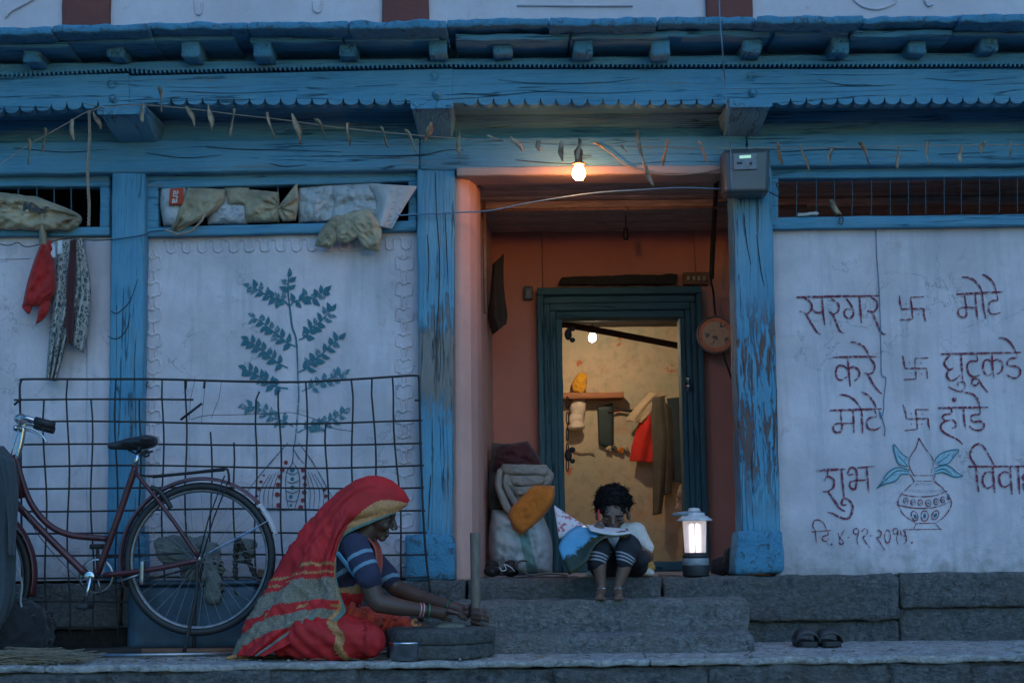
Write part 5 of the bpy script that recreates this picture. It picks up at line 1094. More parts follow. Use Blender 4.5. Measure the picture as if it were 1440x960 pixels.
bt('seat_post', [B(188, 662), B(196, 632)], .011, M_CHROME)
m = MB()
m.ball(B(202, 622), (.066, .075, .030)); m.ball(B(190, 622), (.07, .05, .024)); m.caps(B(156, 627), B(195, 623), .017, .034); m.ball(B(208, 618), (.045, .085, .022))
o = fuse('saddle', m, .007, simple('worn_leather', (.025, .026, .03), .42, 0, .3, 20), bk, 4)
m = MB()
for d in (-.04, .04):
    m.tube([B(205, 636, d) + Vector((.016 * math.cos(a), 0, .011 * math.sin(a) - a * .0008)) for a in [i * .5 for i in range(30)]], .003, 5)
m.tube([B(180, 632), B(196, 640), B(215, 634)], .005, 6); m.build('saddle_spring', M_IRON, bk, smooth=True)
# mudguards
def guard(c, R_, a0, a1, mat, w=.028, par=bk):
    rows = []
    for i in range(40):
        an = math.radians(lerp(a0, a1, i / 39)); row = []
        for k in range(9):
            u = k / 8 * 2 - 1; rr_ = R_ - .014 * u * u
            row.append(c + Vector((rr_ * math.cos(an), w * u, rr_ * math.sin(an))))
        rows.append(row)
    return MB().grid(rows).build('mudguard', mat, par, smooth=True, solid=.002)
M_GUARD = simple('faded_maroon', (.12, .06, .075), .4); M_GWHITE = simple('white_guard_tip', (.52, .52, .54), .4)
g = guard(CR, RW + .022, 200, 42, M_GUARD); guard(CR, RW + .0225, 42, 17, M_GWHITE).name = 'mudguard_tip'
guard(CF, RW + .022, 140, -14, M_RED_PAINT)
m = MB()
for d in (-.04, .04): m.tube([CR + Vector((0, d, 0)), CR + Vector(((RW + .01) * math.cos(math.radians(28)), d * .7, (RW + .01) * math.sin(math.radians(28))))], .0022, 5)
m.build('guard_stay', M_CHROME, bk)
# carrier
m = MB()
for d in (-.055, .055):
    m.tube(spline([B(199, 668, d * .3), B(215, 669, d), B(270, 664, d), B(314, 659, d), B(321, 664, d), B(322, 680, d)], 5), .0055, 7); m.tube([B(321, 676, d), B(300, 730, d), B(284, 784, d)], .004, 6); m.tube([B(316, 668, d), B(293, 730, d), B(279, 784, d)], .0035, 6)
for x, y in ((225, 669), (250, 666), (275, 664), (300, 661), (316, 659)): m.tube([B(x, y, -.055), B(x, y, .055)], .004, 6)
m.tube([B(215, 671, 0), B(316, 661, 0)], .004, 6); m.build('carrier', M_IRON, bk, smooth=True)
m = MB(); m.tube(spline([B(212, 685, -.03), B(224, 690, -.03), B(236, 706, -.03), B(240, 714, -.03)], 4), [.012] * 13, 7); m.build('ring_lock', M_DARK, bk, smooth=True)
# crank and chain
c = B(128, 810, -.055)
m = MB(); R2 = .080
m.lathe([(R2 - .010, -.003), (R2, -.003), (R2, .003), (R2 - .010, .003), (R2 - .010, -.003)], c + Vector((0, .085, 0)), 40, (0, 1, 0), False)
for k in range(5):
    an = k * 1.257; m.tube([c + Vector((0, .085, 0)), c + Vector((R2 * math.cos(an), .085, R2 * math.sin(an)))], .005, 6)
m.build('chainring', M_STEEL, bk, smooth=True)
m = MB(); q1 = c + Vector((0, .085, .080)); q2 = c + Vector((0, .085, -.080)); m.tube([q1, Vector((CR.x, q1.y, CR.z + .03))], .005, 5); m.tube([q2, Vector((CR.x, q1.y, CR.z - .03))], .005, 5); m.build('chain', M_IRON, bk)
m = MB(); m.lathe([(.020, -.03), (.024, -.028), (.024, .03), (.02, .032)], B(128, 810), 16, (0, 1, 0)); m.tube([c, B(124, 828, -.065), B(119, 848, -.07)], [.011, .008, .009], 8); m.build('crank', M_CHROME, bk, smooth=True)
m = MB(); p = B(118, 852, -.12); m.box(p + Vector((-.018, -.05, -.012)), p + Vector((.030, .04, .012)), cell=.02, rnd=.005); m.build('pedal', M_DARK, bk, smooth=True)
m = MB(); m.tube([c + Vector((0, .11, 0)), B(137, 772, .06)], [.010, .008], 8); p = B(139, 768, .12); m.box(p + Vector((-.03, -.05, -.012)), p + Vector((.03, .04, .012)), cell=.02, rnd=.005); m.build('far_pedal', M_DARK, bk, smooth=True)
m = MB()
for d in (-.07, .06): m.tube(spline([CR + Vector((.004, d, -.01)), B(275, 840, d * 1.3), Vector((B(266, 905).x, YK + d * 1.6, ZL + .006))], 5), .0085, 7)
m.tube([Vector((B(266, 905).x, YK - .115, ZL + .008)), Vector((B(266, 905).x, YK + .1, ZL + .008))], .007, 6); m.build('stand', M_IRON, bk, smooth=True)
m = MB(); p = B(199, 806, -.075); m.box(p + Vector((-.008, -.01, -.05)), p + Vector((.012, .02, .055)), cell=.02, rnd=.004); m.tube([B(165, 818, -.06), B(200, 806, -.06)], .005, 6); m.build('bracket', M_STEEL, bk, smooth=True)
# handlebar
bt('handlebar_stem', [B(20, 655), B(28, 630), B(33, 604), B(35, 592)], .013, M_CHROME)
m = MB(); m.ball(B(29, 589, -.02), (.028, .032, .026)); m.ball(B(24, 602, -.02), (.018, .03, .016)); m.build('headlamp', M_CHROME, bk, smooth=True)
for d, o_ in ((-.24, 0), (.24, -7)):
    bt('handlebar', [B(33, 594), B(28, 588, d * .6), B(34, 587 - o_, d), B(50, 591 - o_, d)], .011, M_CHROME)
    bt('grip', [B(49, 591 - o_, d), B(76, 598 - o_, d)], .018, M_DARK, sp=False)
    bt('brake_lever', [B(33, 600 - o_ * .5, d), B(48, 604 - o_ * .5, d), B(60, 613 - o_ * .5, d), B(66, 622 - o_ * .5, d)], .0045, M_CHROME)
m = MB(); m.tube(spline([B(26, 604, -.05), B(18, 630, -.06), B(14, 648, -.05)], 5), .003, 5); m.tube(spline([B(24, 700, -.03), B(60, 760, -.03), B(118, 822, -.03)], 5), .002, 5); m.build('brake_cable', M_CHROME, bk)
cable('cable', [B(22, 795, -.12), B(31, 820, -.12), B(29, 845, -.12), B(33, 870, -.13), Vector((B(40, 905).x, -.58, ZL + .01))], .005, simple('pale_cord', (.3, .31, .31), .8), 'pale cord hanging beside the front wheel of the bicycle', 'cord')
hang('garment', [(-60, 628), (-62, 700), (-62, 800), (-60, 900)], [(5, 627), (22, 650), (26, 690), (21, 740), (22, 790), (17, 850), (-4, 890)], YK - .20, C_SLATE, amp=.03, folds=3.2, thick=.006, label='dark slate garment draped over the front of the bicycle', cat='garment', seed=31)
hang('garment_sleeve', [(0, 640), (8, 690), (12, 740), (13, 780)], [(20, 646), (25, 700), (22, 750), (20, 782)], YK - .24, C_SLATE, n=10, amp=.01, folds=1, thick=.006, seed=33, parent=bpy.data.objects['garment'])
lump('cloth_heap', [(Vector((U(-5, 900, -.55).x, -.5, ZL + .12)), (.20, .12, .14), 0), (Vector((U(25, 900, -.5).x, -.42, ZL + .08)), (.12, .10, .12), 0)], C_BLACK, .03, 6, .014, 'dark heap of cloth on the ledge below the front wheel', 'cloth heap', fold=.04)

# ------------------------------------------------------------------ sandals
for i, px in enumerate((1131, 1163)):
    c = G(px, 899, ZL + .0) if False else Vector((U(px, 897, -.30).x, -.30, ZL))
    s = thing('sandal', ('left' if i == 0 else 'right') + ' one of two black slide sandals on the ledge below the written wall', 'sandal', c, 'pair of black slide sandals')
    m = MB(); rows = []
    prof = [(-.115, .030), (-.10, .042), (-.05, .047), (.02, .041), (.08, .040), (.11, .033), (.125, .012)]
    out = [(x, y) for y, x in prof] ; poly = [(c.x + x, c.y + y) for x, y in out] + [(c.x - x, c.y + y) for x, y in reversed(out)]
    m.zprism(poly, ZL + .002, ZL + .026); m.build('sole', M_DARK, s, bevel=.005)
    rows = []
    for k in range(13):
        a = math.pi * k / 12; rows.append([c + Vector((-.050 * math.cos(a), y, .018 + (.062 - .02 * (y < -.07)) * math.sin(a) ** .7)) for y in (-.092, -.07, -.03, .0, .015)])
    MB().grid(rows).build('strap', simple('sandal_strap', (.03, .03, .033), .5), s, smooth=True, solid=.006)
# ------------------------------------------------------------------ people
t = NT('skin_woman'); n1 = t.noise(t.vec(), 18, 5); M_SKIN = t.done(t.mix(n1, (.070, .036, .026), (.105, .056, .040)), .5, t.noise(t.vec(), 120, 4), .12, .003)
t = NT('skin_boy'); n1 = t.noise(t.vec(), 18, 5); M_SKIN2 = t.done(t.mix(n1, (.115, .062, .044), (.165, .090, .064)), .5, t.noise(t.vec(), 120, 4), .12, .003)
M_HAIR = simple('black_hair', (.0045, .004, .004), .75, 0, .4, 120, .5, .2); M_EYE = simple('eye_white', (.22, .20, .19), .45); M_IRIS = simple('dark_iris', (.012, .009, .008), .2)
M_GOLD = simple('gold_thread', (.44, .20, .07), .55, .2, .5, 190, .3)
YW_ = -0.66
W = lambda px, py, y=YW_: U(px, py, y)
def hand(m, wrist, palm, tips, thumb, r=.0085):
    """palm from wrist to knuckles, four unequal bent fingers, a thumb off its side."""
    m.caps(wrist, palm, .024, .026); side = None
    for k, pts in enumerate(tips):
        rr_ = r * (1.0, 1.05, 1.0, .85)[k]; m.chain([(pts[0], rr_ * 1.1), (pts[1], rr_), (pts[2], rr_ * .85)], 8)
    m.chain([(thumb[0], r * 1.3), (thumb[1], r * 1.1), (thumb[2], r * .9)], 8)
woman = thing('person', 'woman in a red and gold veiled sari sitting cross-legged and grinding at a hand mill', 'woman', Vector((W(440, 915).x, YW_, ZL)))
m = MB()
m.ball(W(432, 882), (.13, .15, .10)); m.caps(W(436, 868), W(470, 806), .125, .115); m.caps(W(470, 806), W(490, 778), .118, .11)
m.caps(W(498, 768, -.82), W(506, 770, -.50), .05, .05); m.caps(W(500, 766), W(520, 742), .052, .047)
# head: skull, face, jaw, brow, nose, lips, chin
m.ball(W(521, 708), (.092, .074, .088)); m.caps(W(536, 722), W(534, 733), .060, .052); m.caps(W(531, 738), W(533, 749), .044, .026)
m.caps(W(550, 722, YW_ - .022), W(550, 722, YW_ + .022), .022, .022); m.caps(W(552, 727), W(555.5, 741), .008, .0135); m.ball(W(552, 743, YW_ - .011), .009); m.ball(W(552, 743, YW_ + .011), .009)
m.caps(W(545, 748, YW_ - .014), W(545, 748, YW_ + .014), .009, .009); m.caps(W(544, 752.5, YW_ - .012), W(544, 752.5, YW_ + .012), .0095, .0095); m.ball(W(537, 757), (.018, .017, .014))
m.ball(W(541, 738, YW_ - .034), (.022, .02, .022)); m.ball(W(541, 738, YW_ + .034), (.022, .02, .022))
# arms
m.chain([(W(500, 768, -.83), .050), (W(514, 805, -.87), .046), (W(528, 843, -.88), .040), (W(533, 848, -.88), .040), (W(560, 853, -.86), .037), (W(597, 858, -.82), .026)])
m.chain([(W(510, 772, -.49), .050), (W(535, 800, -.44), .046), (W(556, 826, -.43), .038), (W(595, 841, -.48), .034), (W(636, 853, -.56), .025)])
hp_ = lambda px, py, y: W(px, py, y)
hand(m, W(600, 858, -.81), W(622, 862, -.76), [[W(630, 858, -.79), W(644, 862, -.79), W(650, 870, -.775)], [W(632, 860, -.765), W(648, 863, -.765), W(655, 871, -.75)], [W(632, 861, -.74), W(648, 862, -.735), W(656, 870, -.72)], [W(629, 861, -.715), W(642, 862, -.70), W(649, 869, -.69)]], [W(612, 862, -.73), W(622, 869, -.70), W(634, 872, -.70)])
hand(m, W(638, 853, -.56), W(656, 861, -.58), [[W(664, 856, -.635), W(676, 857, -.655), W(683, 861, -.635)], [W(664, 862, -.64), W(678, 864, -.665), W(686, 867, -.64)], [W(664, 868, -.64), W(678, 870, -.665), W(686, 873, -.64)], [W(663, 874, -.635), W(675, 877, -.655), W(682, 879, -.635)]], [W(655, 854, -.60), W(664, 850, -.585), W(674, 851, -.578)])
# folded legs and feet
m.chain([(W(436, 892, -.78), .070), (W(515, 898, -.84), .048), (W(518, 899, -.83), .045), (W(470, 908, -.66), .036)]); m.chain([(W(436, 892, -.54), .070), (W(540, 884, -.42), .046), (W(545, 886, -.42), .042), (W(588, 884, -.58), .035), (W(600, 886, -.62), .028)])
body = fuse('body', m, .0048, M_SKIN, woman, 3)
for s in (-1, 1):
    e = MB().ball(W(546.8, 730.5, YW_ + s * .030), (.0085, .0105, .0048), 12, 8).build('eye', M_EYE, body, smooth=True)
    MB().ball(W(548.4, 731, YW_ + s * .033), (.0062, .0075, .0050), 10, 6).build('iris', M_IRIS, body, smooth=True)
    MB().tube([W(548, 724, YW_ + s * .048), W(553, 723, YW_ + s * .032), W(555, 724.5, YW_ + s * .012)], [.003, .005, .004], 6).build('eyebrow', M_HAIR, body, smooth=True)
MB().ball(W(553.5, 743, YW_ - .021), .0045, 10, 6).build('nose_stud', simple('gold', (.7, .45, .15), .25, 1.0), body, smooth=True)
m = MB(); m.ball(W(521, 704), (.094, .080, .086)); m.caps(W(558, 708, YW_ - .03), W(558, 708, YW_ + .03), .018, .018); m.caps(W(512, 715, YW_ - .05), W(540, 718, YW_ - .058), .03, .02); m.caps(W(512, 715, YW_ + .05), W(540, 718, YW_ + .058), .03, .02)
fuse('hair', m, .008, M_HAIR, body, 3)
m = MB()
for x, d in ((589, 0), (593, .0)):
    c = W(x + 1, 857.5, -.825 + d); ax = (W(597, 858, -.82) - W(560, 853, -.86)).normalized(); m.lathe([(.030, -.004), (.033, 0), (.030, .004), (.028, 0), (.030, -.004)], c, 20, ax, False)
m.build('bangles', simple('pink_glass', (.55, .25, .24), .2, .2), body, smooth=True)
m = MB(); c = W(598, 858, -.82); m.lathe([(.030, -.004), (.032, 0), (.030, .004), (.028, 0), (.030, -.004)], c + ax * .012, 20, ax, False); c = W(633, 852, -.555); ax2 = (W(636, 853, -.56) - W(595, 841, -.48)).normalized(); m.lathe([(.027, -.004), (.030, 0), (.027, .004), (.026, 0), (.027, -.004)], c, 20, ax2, False)
m.build('green_bangles', simple('green_glass', (.03, .14, .08), .2, .2), body, smooth=True)
# blouse with striped sleeves
t = NT('striped_blouse')
S0, S1 = W(500, 768, -.83), W(524, 818, -.885); dv = (S1 - S0).normalized()
d1 = t.nt.nodes.new('ShaderNodeVectorMath'); d1.operation = 'DOT_PRODUCT'; t.put(t.vec(), d1.inputs[0]); d1.inputs[1].default_value = dv
q0 = S0.dot(dv); f_ = t.math('ADD', d1.outputs['Value'], t.math('MULTIPLY', t.noise(t.vec(), 14, 3), .012))
def stripe(a, b): return t.math('MULTIPLY', t.math('GREATER_THAN', f_, q0 + a), t.math('LESS_THAN', f_, q0 + b))
s_ = t.math('MAXIMUM', stripe(.052, .068), stripe(.106, .122))
wv = t.noise(t.vec(), 260, 3)
M_BLOUSE = t.done(t.mix(s_, t.mix(wv, (.020, .022, .050), (.036, .038, .075)), (.15, .27, .36)), .85, wv, .3, .003)
m = MB(); m.chain([(W(500, 768, -.83), .060), (W(512, 796, -.865), .058), (W(519, 812, -.88), .056)]); m.chain([(W(510, 772, -.49), .060), (W(530, 796, -.45), .056), (W(546, 812, -.435), .053)])
m.caps(W(498, 770, -.80), W(506, 772, -.52), .062, .062); m.caps(W(468, 808), W(490, 780), .128, .122); m.caps(W(472, 800, -.74), W(492, 778, -.76), .07, .07)
fuse('blouse', m, .007, M_BLOUSE, woman, 4, lambda co, n: n * mnoise.noise(co * 22) * .005)
tag_ = MB().pxhex([(0, 0), (1, 0), (1, 1), (0, 1)], 0, 1) if False else None
rows = []
for i in range(12):
    t_ = i / 11; a = Vector((lerp(472, 498, t_), lerp(778, 812, t_), 0)); row = []
    for k in range(4): row.append(W(a.x + k * 1.4, a.y - k * 1.1, -.845 - .012 * math.sin(t_ * 3) - .006 * k))
    rows.append(row)
MB().grid(rows).build('blouse_edging', simple('sky_blue_edging', (.12, .30, .42), .8), woman, smooth=True, solid=.003)
# sari
SR = (.50, .012, .014)
t = NT('sari_red'); n1 = t.noise(t.vec(), 6, 5); w1 = t.noise(t.vec(), 300, 3)
M_SARI = t.done(t.mix(t.ramp(n1, [(.3, 0), (.7, 1)]), sh(SR, .75), sh(SR, 1.2)), .75, w1, .2, .002)
M_SARI2 = cloth('sari_orange_red', (.52, .045, .016), .25)
t = NT('pallu_grey'); w1 = t.math('ADD', t.math('MULTIPLY', t.noise(t.vec((1, 1, 6)), 60, 3, .6), .5), t.math('MULTIPLY', t.noise(t.vec((6, 6, 1)), 60, 3, .6), .5)); w2 = t.voro(t.vec(), 90)
M_GREYB = t.done(t.mix(t.ramp(w1, [(.42, 0), (.6, 1)]), (.13, .108, .082), (.30, .255, .185)), .85, w1, .3, .003); M_GREEN = cloth('green_lining', (.12, .20, .17))
m = MB()
m.ball(W(430, 886), (.165, .20, .125)); m.chain([(W(436, 893, -.80), .098), (W(505, 896, -.84), .086), (W(518, 899, -.86), .070)])
m.caps(W(436, 866), W(476, 832), .125, .112); m.caps(W(400, 905), W(520, 910, -.80), .05, .045); m.caps(W(400, 905, -.78), W(480, 912, -.86), .05, .05)
xg0, xg1 = W(472, 890, -.88).x, W(483, 890, -.88).x
def crumpz(co):
    p = Vector((co.x * 5.5, co.y * 4, co.z * 2.2 + co.x * 1.5)); return .3 - abs(mnoise.noise(p * 1.6)) - .5 * abs(mnoise.noise(p * 3.4)) * .8
def fold(co, n): return n * (.0055 * math.sin(80 * co.x + 60 * co.z + 9 * mnoise.noise(co * 4)) * (1 if co.x < xg1 else .35) + .028 * crumpz(co) + .004 * mnoise.noise(co * 13))
zb0, zb1 = W(480, 833, -.8).z, W(480, 820, -.8).z
def skm(c):
    k = c.x + .30 * (c.z - ZL) + .010 * math.sin(c.z * 60)
    if c.y < -.78 and xg0 + .022 < k < xg1 + .030 and c.z < ZL + .19: return 1
    if zb0 < c.z + .12 * (c.x - W(485, 830).x) < zb1 + .003: return 1
    return 0
fuse('sari_skirt', m, .0065, [M_SARI, M_GOLD], woman, 3, fold, skm)
m = MB(); m.chain([(W(500, 880, -.52), .075), (W(545, 880, -.42), .070), (W(578, 884, -.54), .045)]); m.chain([(W(505, 872, -.60), .055), (W(555, 878, -.50), .05), (W(584, 884, -.60), .032)]); m.chain([(W(490, 868, -.74), .06), (W(520, 872, -.68), .05)])
fuse('sari_lap', m, .0065, [M_SARI2, M_GOLD], woman, 3, lambda co, n: n * (.011 * math.sin(110 * co.x - 60 * co.z + 6 * mnoise.noise(co * 6)) + .006 * mnoise.noise(co * 15)), lambda c: 1 if c.x > W(581, 880, -.55).x else 0)
# drape over the chest
rows = []
for i in range(22):
    t_ = i / 21; p = spline([(524, 754, 0), (534, 768, 0), (537, 790, 0), (534, 812, 0), (522, 834, 0)], 8); k = t_ * (len(p) - 1); a = p[int(min(k, len(p) - 2))].lerp(p[int(min(k, len(p) - 2)) + 1], k - int(min(k, len(p) - 2))); row = []
    for j in range(9):
        u = j / 8; row.append(W(a.x - 14 * u * (.5 + .5 * t_) + 1.2 * math.sin(6 * u + 4 * t_), a.y + 2 * u, lerp(-.57, -.745, u) - .012 * math.sin(9 * u) ))
    rows.append(row)
MB().grid(rows).build('sari_drape', M_SARI2, woman, smooth=True, solid=.004, sub=1)
# veil: ribs from the crown line to the near and the far edge
Sx = [(575, 704), (568, 692), (556, 681), (543, 673), (526, 669.5), (508, 673), (490, 684), (468, 702), (444, 727), (421, 757), (401, 789), (383, 820), (367, 848), (353, 873), (342, 897), (330, 921)]
Ex = [(571, 711), (558, 720), (542, 727), (521, 736), (500, 745), (484, 754), (477, 766), (473, 785), (473, 812), (479, 836), (486, 858), (478, 870), (455, 884), (425, 896), (396, 910), (370, 922)]
Wd = [.035, .062, .080, .092, .105, .130, .160, .180, .190, .195, .200, .205, .210, .215, .215, .215]
NS, NTt = 170, 96
def ev(L, s):
    k = s * (len(L) - 1); i = min(int(k), len(L) - 2); f = k - i
    g = lambda j: Vector(L[max(0, min(len(L) - 1, j))]) if isinstance(L[0], tuple) else L[max(0, min(len(L) - 1, j))]
    a, b, c_, d = g(i - 1), g(i), g(i + 1), g(i + 2)
    return 0.5 * ((2 * b) + (c_ - a) * f + (2 * a - 5 * b + 4 * c_ - d) * f * f + (3 * b - a - 3 * c_ + d) * f ** 3)
vl = MB(); vs = []; fs = []; mi = []
for i in range(NS + 1):
    s = i / NS; Sp = ev([tuple(p) + (0,) for p in Sx], s); Ep = ev([tuple(p) + (0,) for p in Ex], s); wd = ev(Wd, s)
    for k in range(NTt + 1):
        tt = k / NTt * 2 - 1; u = abs(tt)
        prof = math.sin(u * math.pi / 2) ** .68
        pos = u ** lerp(1.85, 1.35, max(0, min(1, (s - .3) / .2)))
        px = lerp(Sp.x, Ep.x, pos); py = lerp(Sp.y, Ep.y, pos)
        y = YW_ + (1 if tt > 0 else -1) * wd * prof * -1 * (1 if tt != 0 else 0)
        y = YW_ - wd * prof if tt > 0 else YW_ + wd * prof
        gr = max(0, min(1, (s - .22) / .4))
        rip = (.010 * gr + .0025) * math.sin(u * 17 + 2.6 * mnoise.noise((s * 3, tt * 2, 1.7)) + s * 3.0) + .010 * gr * mnoise.noise((s * 5, tt * 6, 4.0))
        g2 = max(0, min(1, (s - .16) / .22)) * (1 if tt > 0 else .6)
        rip -= .020 * g2 * max(0, math.cos(6.283 * (u * 2.3 + .22 * mnoise.noise((s * 2.2, tt, 9.1)) + .35 * s))) ** 7
        p = U(px, py, y); ctr = U(lerp(Sp.x, Ep.x, .75), lerp(Sp.y, Ep.y, .75), YW_); d = (p - ctr); d = d.normalized() if d.length > 1e-5 else Vector((0, 0, 1))
        p = p + d * (rip + crump(Vector((p.x * 1.6 + p.z * .8, p.y * 1.2, p.z * .7 - p.x * .5)), 9, .016 * (.35 + gr), 3)) * (1 - .3 * (u > .97))
        p.z = max(p.z, ZL + .004)
        vs.append(p)
for i in range(NS):
    for k in range(NTt):
        a = i * (NTt + 1) + k; fs.append((a, a + 1, a + NTt + 2, a + NTt + 1))
        s = (i + .5) / NS * 15; u = abs((k + .5) / NTt * 2 - 1); c_ = s + 3.7 * u; mt_ = 0
        gw = .34 if s < 2.8 else (max(.09, .34 - (s - 2.8) * .11))
        if u > 1 - gw: mt_ = 1
        if u > .955 and s > 1.2: mt_ = 3
        if s > 5.2 and mt_ == 0:
            if 10.95 < c_ < 11.1 or 11.4 < c_ < 11.5: mt_ = 1
            if 11.75 < c_ < 13.1 or 13.85 < c_ < 15.3: mt_ = 2
            if 13.1 < c_ < 13.85 and (k % 14 in (4, 5, 6, 7)) and 13.32 < c_ < 13.62: mt_ = 1
        if s > 11.5 and u > .78: mt_ = 0 if u > .81 else 3
        mi.append(mt_)
vl.v, vl.f, vl.m = [tuple(p) for p in vs], fs, mi
vl.build('veil', [M_SARI, M_GOLD, M_GREYB, M_GREEN], woman, smooth=True, solid=.005)
m = MB(); m.chain([(Vector((W(346, 917).x, -.70, ZL + .012)), .018), (Vector((W(326, 920).x, -.74, ZL + .008)), .010)]); fuse('veil_corner', m, .005, M_GOLD, woman, 2)
# hand mill
cm = Vector((W(620, 905, -.69).x, -.69, ZL))
mill = thing('hand_mill', 'round stone hand mill with an upright wooden peg in front of the woman', 'hand mill', cm)
Rm = .230
MB().lathe([(Rm - .012, .001), (Rm, .010), (Rm + .001, .055), (Rm - .006, .062)], cm, 64).build('lower_stone', M_MILL, mill, smooth=True, bevel=.003)
MB().lathe([(Rm - .004, .064), (Rm + .004, .070), (Rm + .003, .112), (Rm - .012, .124), (.05, .128), (.035, .12), (.0001, .12)], cm, 64, None, False).build('upper_stone', M_MILL, mill, smooth=True)
hx = W(669, 855, -.61); hz0 = ZL + .122; ht = W(669, 748, -.61).z
MB().lathe([(.019, hz0 - .01 - hx.z + 0), (.020, .05 + hz0 - hx.z), (.021, .16 + hz0 - hx.z), (.0235, ht - hx.z - .01), (.0225, ht - hx.z - .002), (.018, ht - hx.z)], hx, 20).build('wooden_peg', simple('worn_peg_wood', (.17, .13, .10), .65, 0, .3, 18, .2, stretch=(6, 6, 1)), mill, smooth=True)
lump('flour_heap', [(Vector((W(632, 880, -.70).x, -.72, ZL + .125)), (.07, .06, .022), 0)], simple('coarse_flour', (.16, .15, .12), .95, 0, .3, 90, .5), .006, 20, .006, 'small heap of ground grain on top of the mill stone', 'grain')
cb = Vector((W(571, 915, -.885).x, -.86, ZL))
bw = thing('metal_bowl', 'small dented aluminium bowl in front of the mill stone', 'bowl', cb)
MB().lathe([(.060, .001), (.070, .004), (.071, .070), (.073, .074), (.070, .074), (.068, .010), (.0001, .008)], cb, 36, None, False).build('bowl_wall', M_STEEL, bw, smooth=True)
MB().lathe([(.0715, .066), (.0745, .070), (.0745, .076), (.071, .078), (.0695, .074)], cb, 36, None, False).build('rolled_rim', M_CHROME, bw, smooth=True)

# ---- boy
K = lambda px, py, y: U(px, py, y)
boy = thing('person', 'barefoot boy in a white shirt and dark trousers reading a book on the top step', 'boy', Vector((K(866, 806, 0).x, 0.05, ZP)))
m = MB()
m.ball(K(868, 792, .09), (.10, .09, .065)); m.caps(K(868, 788, .08), K(868, 756, .02), .078, .072); m.caps(K(846, 750, .0), K(892, 750, .0), .042, .042); m.caps(K(864, 745, -.02), K(862, 724, -.05), .036, .036)
m.ball(K(862, 706, -.055), (.078, .088, .082)); m.caps(K(862, 722, -.110), K(862, 733, -.105), .054, .045); m.caps(K(862, 739, -.105), K(862, 744, -.102), .028, .022)
m.caps(K(862, 728, -.160), K(862, 735.5, -.165), .007, .011); m.caps(K(855, 724, -.150), K(869, 724, -.150), .012, .012); m.caps(K(858, 740.5, -.146), K(866, 740.5, -.146), .007, .007); m.ball(K(851, 732, -.128), (.02, .02, .018)); m.ball(K(873, 732, -.128), (.02, .02, .018))
for s in (-1, 1): m.ball(K(862 + s * 22, 725, -.06), (.011, .018, .024))
m.chain([(K(897, 752, .0), .036), (K(911, 782, .0), .029), (K(903, 776, -.10), .026), (K(884, 758, -.20), .020)]); m.chain([(K(835, 752, .0), .036), (K(818, 776, -.03), .029), (K(826, 768, -.12), .025), (K(838, 750, -.18), .019)])
f = lambda px, py, y: K(px, py, y)
hand(m, K(884, 757, -.20), K(878, 754, -.235), [[K(882, 751, -.25), K(880, 747, -.27), K(877, 747, -.285)], [K(877, 750, -.255), K(874, 747, -.275), K(871, 748, -.29)], [K(872, 751, -.255), K(868, 748, -.275), K(866, 750, -.287)], [K(868, 753, -.25), K(864, 751, -.265), K(862, 752, -.275)]], [K(884, 753, -.24), K(884, 747, -.25), K(881, 743, -.255)], .0062)
hand(m, K(838, 749, -.18), K(842, 744, -.195), [[K(840, 739, -.20), K(841, 734, -.205), K(843, 732, -.20)], [K(842, 739, -.21), K(844, 734, -.215), K(845, 733, -.205)], [K(844, 741, -.215), K(847, 737, -.22), K(847, 735, -.21)], [K(846, 744, -.21), K(849, 741, -.215), K(849, 739, -.205)]], [K(838, 744, -.195), K(837, 738, -.20), K(840, 735, -.205)], .0058)
for kx, ax_, sx in ((842, 846, -1), (884, 868, 1)):
    m.chain([(K(868 + sx * 20, 795, .07), .062), (K(kx, 768, -.235), .044), (K(kx + (0 if sx < 0 else -2), 772, -.25), .042), (K((kx + ax_) / 2 + sx, 800, -.262), .032), (K(ax_, 828, -.268), .019)])
    fz = .7165
    a = K(ax_, 830, -.268); m.chain([(a, .024), (Vector((a.x + sx * .004 - .004, -.315, fz + .024)), .022), (Vector((a.x - .006 + sx * .008, -.345, fz + .014)), .018)]); m.ball((a.x, -.25, fz + .02), (.022, .026, .02))
    for tq, (dx, L) in enumerate(((-.018 * sx, .388), (-.009 * sx, .386), (0, .382), (.008 * sx, .377), (.016 * sx, .370))):
        rr_ = .0085 if tq == 0 else .0062; m.caps(Vector((a.x - .006 + sx * .008 + dx, -.345, fz + .012)), Vector((a.x - .006 + sx * .010 + dx * 1.25, -L, fz + .008)), rr_, rr_ * .9, 8)
bb = fuse('body', m, .0042, M_SKIN2, boy, 3)
m = MB()
m.ball(K(862, 702, -.055), (.086, .098, .074)); m.ball(K(862, 704, -.095), (.076, .06, .052)); m.caps(K(849, 717, -.125), K(874, 716, -.125), .021, .020); m.caps(K(842, 708, -.06), K(843, 716, -.05), .026, .018); m.caps(K(882, 708, -.06), K(881, 716, -.05), .026, .018)
rr = random.Random(2)
for i in range(14):
    th, ph = rr.uniform(0, 1.5), rr.uniform(0, 6.28); d = Vector((math.sin(th) * math.cos(ph), math.sin(th) * math.sin(ph), math.cos(th))); c = K(862, 702, -.055) + Vector((d.x * .080, d.y * .090, d.z * .068))
    m.caps(c, c + d * .002 + Vector((rr.uniform(-.012, .012), rr.uniform(-.014, .004), -.004)), .013, .008, 6)
hr = fuse('hair', m, .005, M_HAIR, bb, 2, lambda co, n: n * (mnoise.noise(Vector((co.x * 70, co.y * 70, co.z * 25))) * .006 + mnoise.noise(co * 150) * .003))
st_ = MB(); st_.v = [tuple(v.co) for v in hr.data.vertices]; st_.f = [tuple(p.vertices) for p in hr.data.polygons]; st_.m = [0] * len(st_.f)
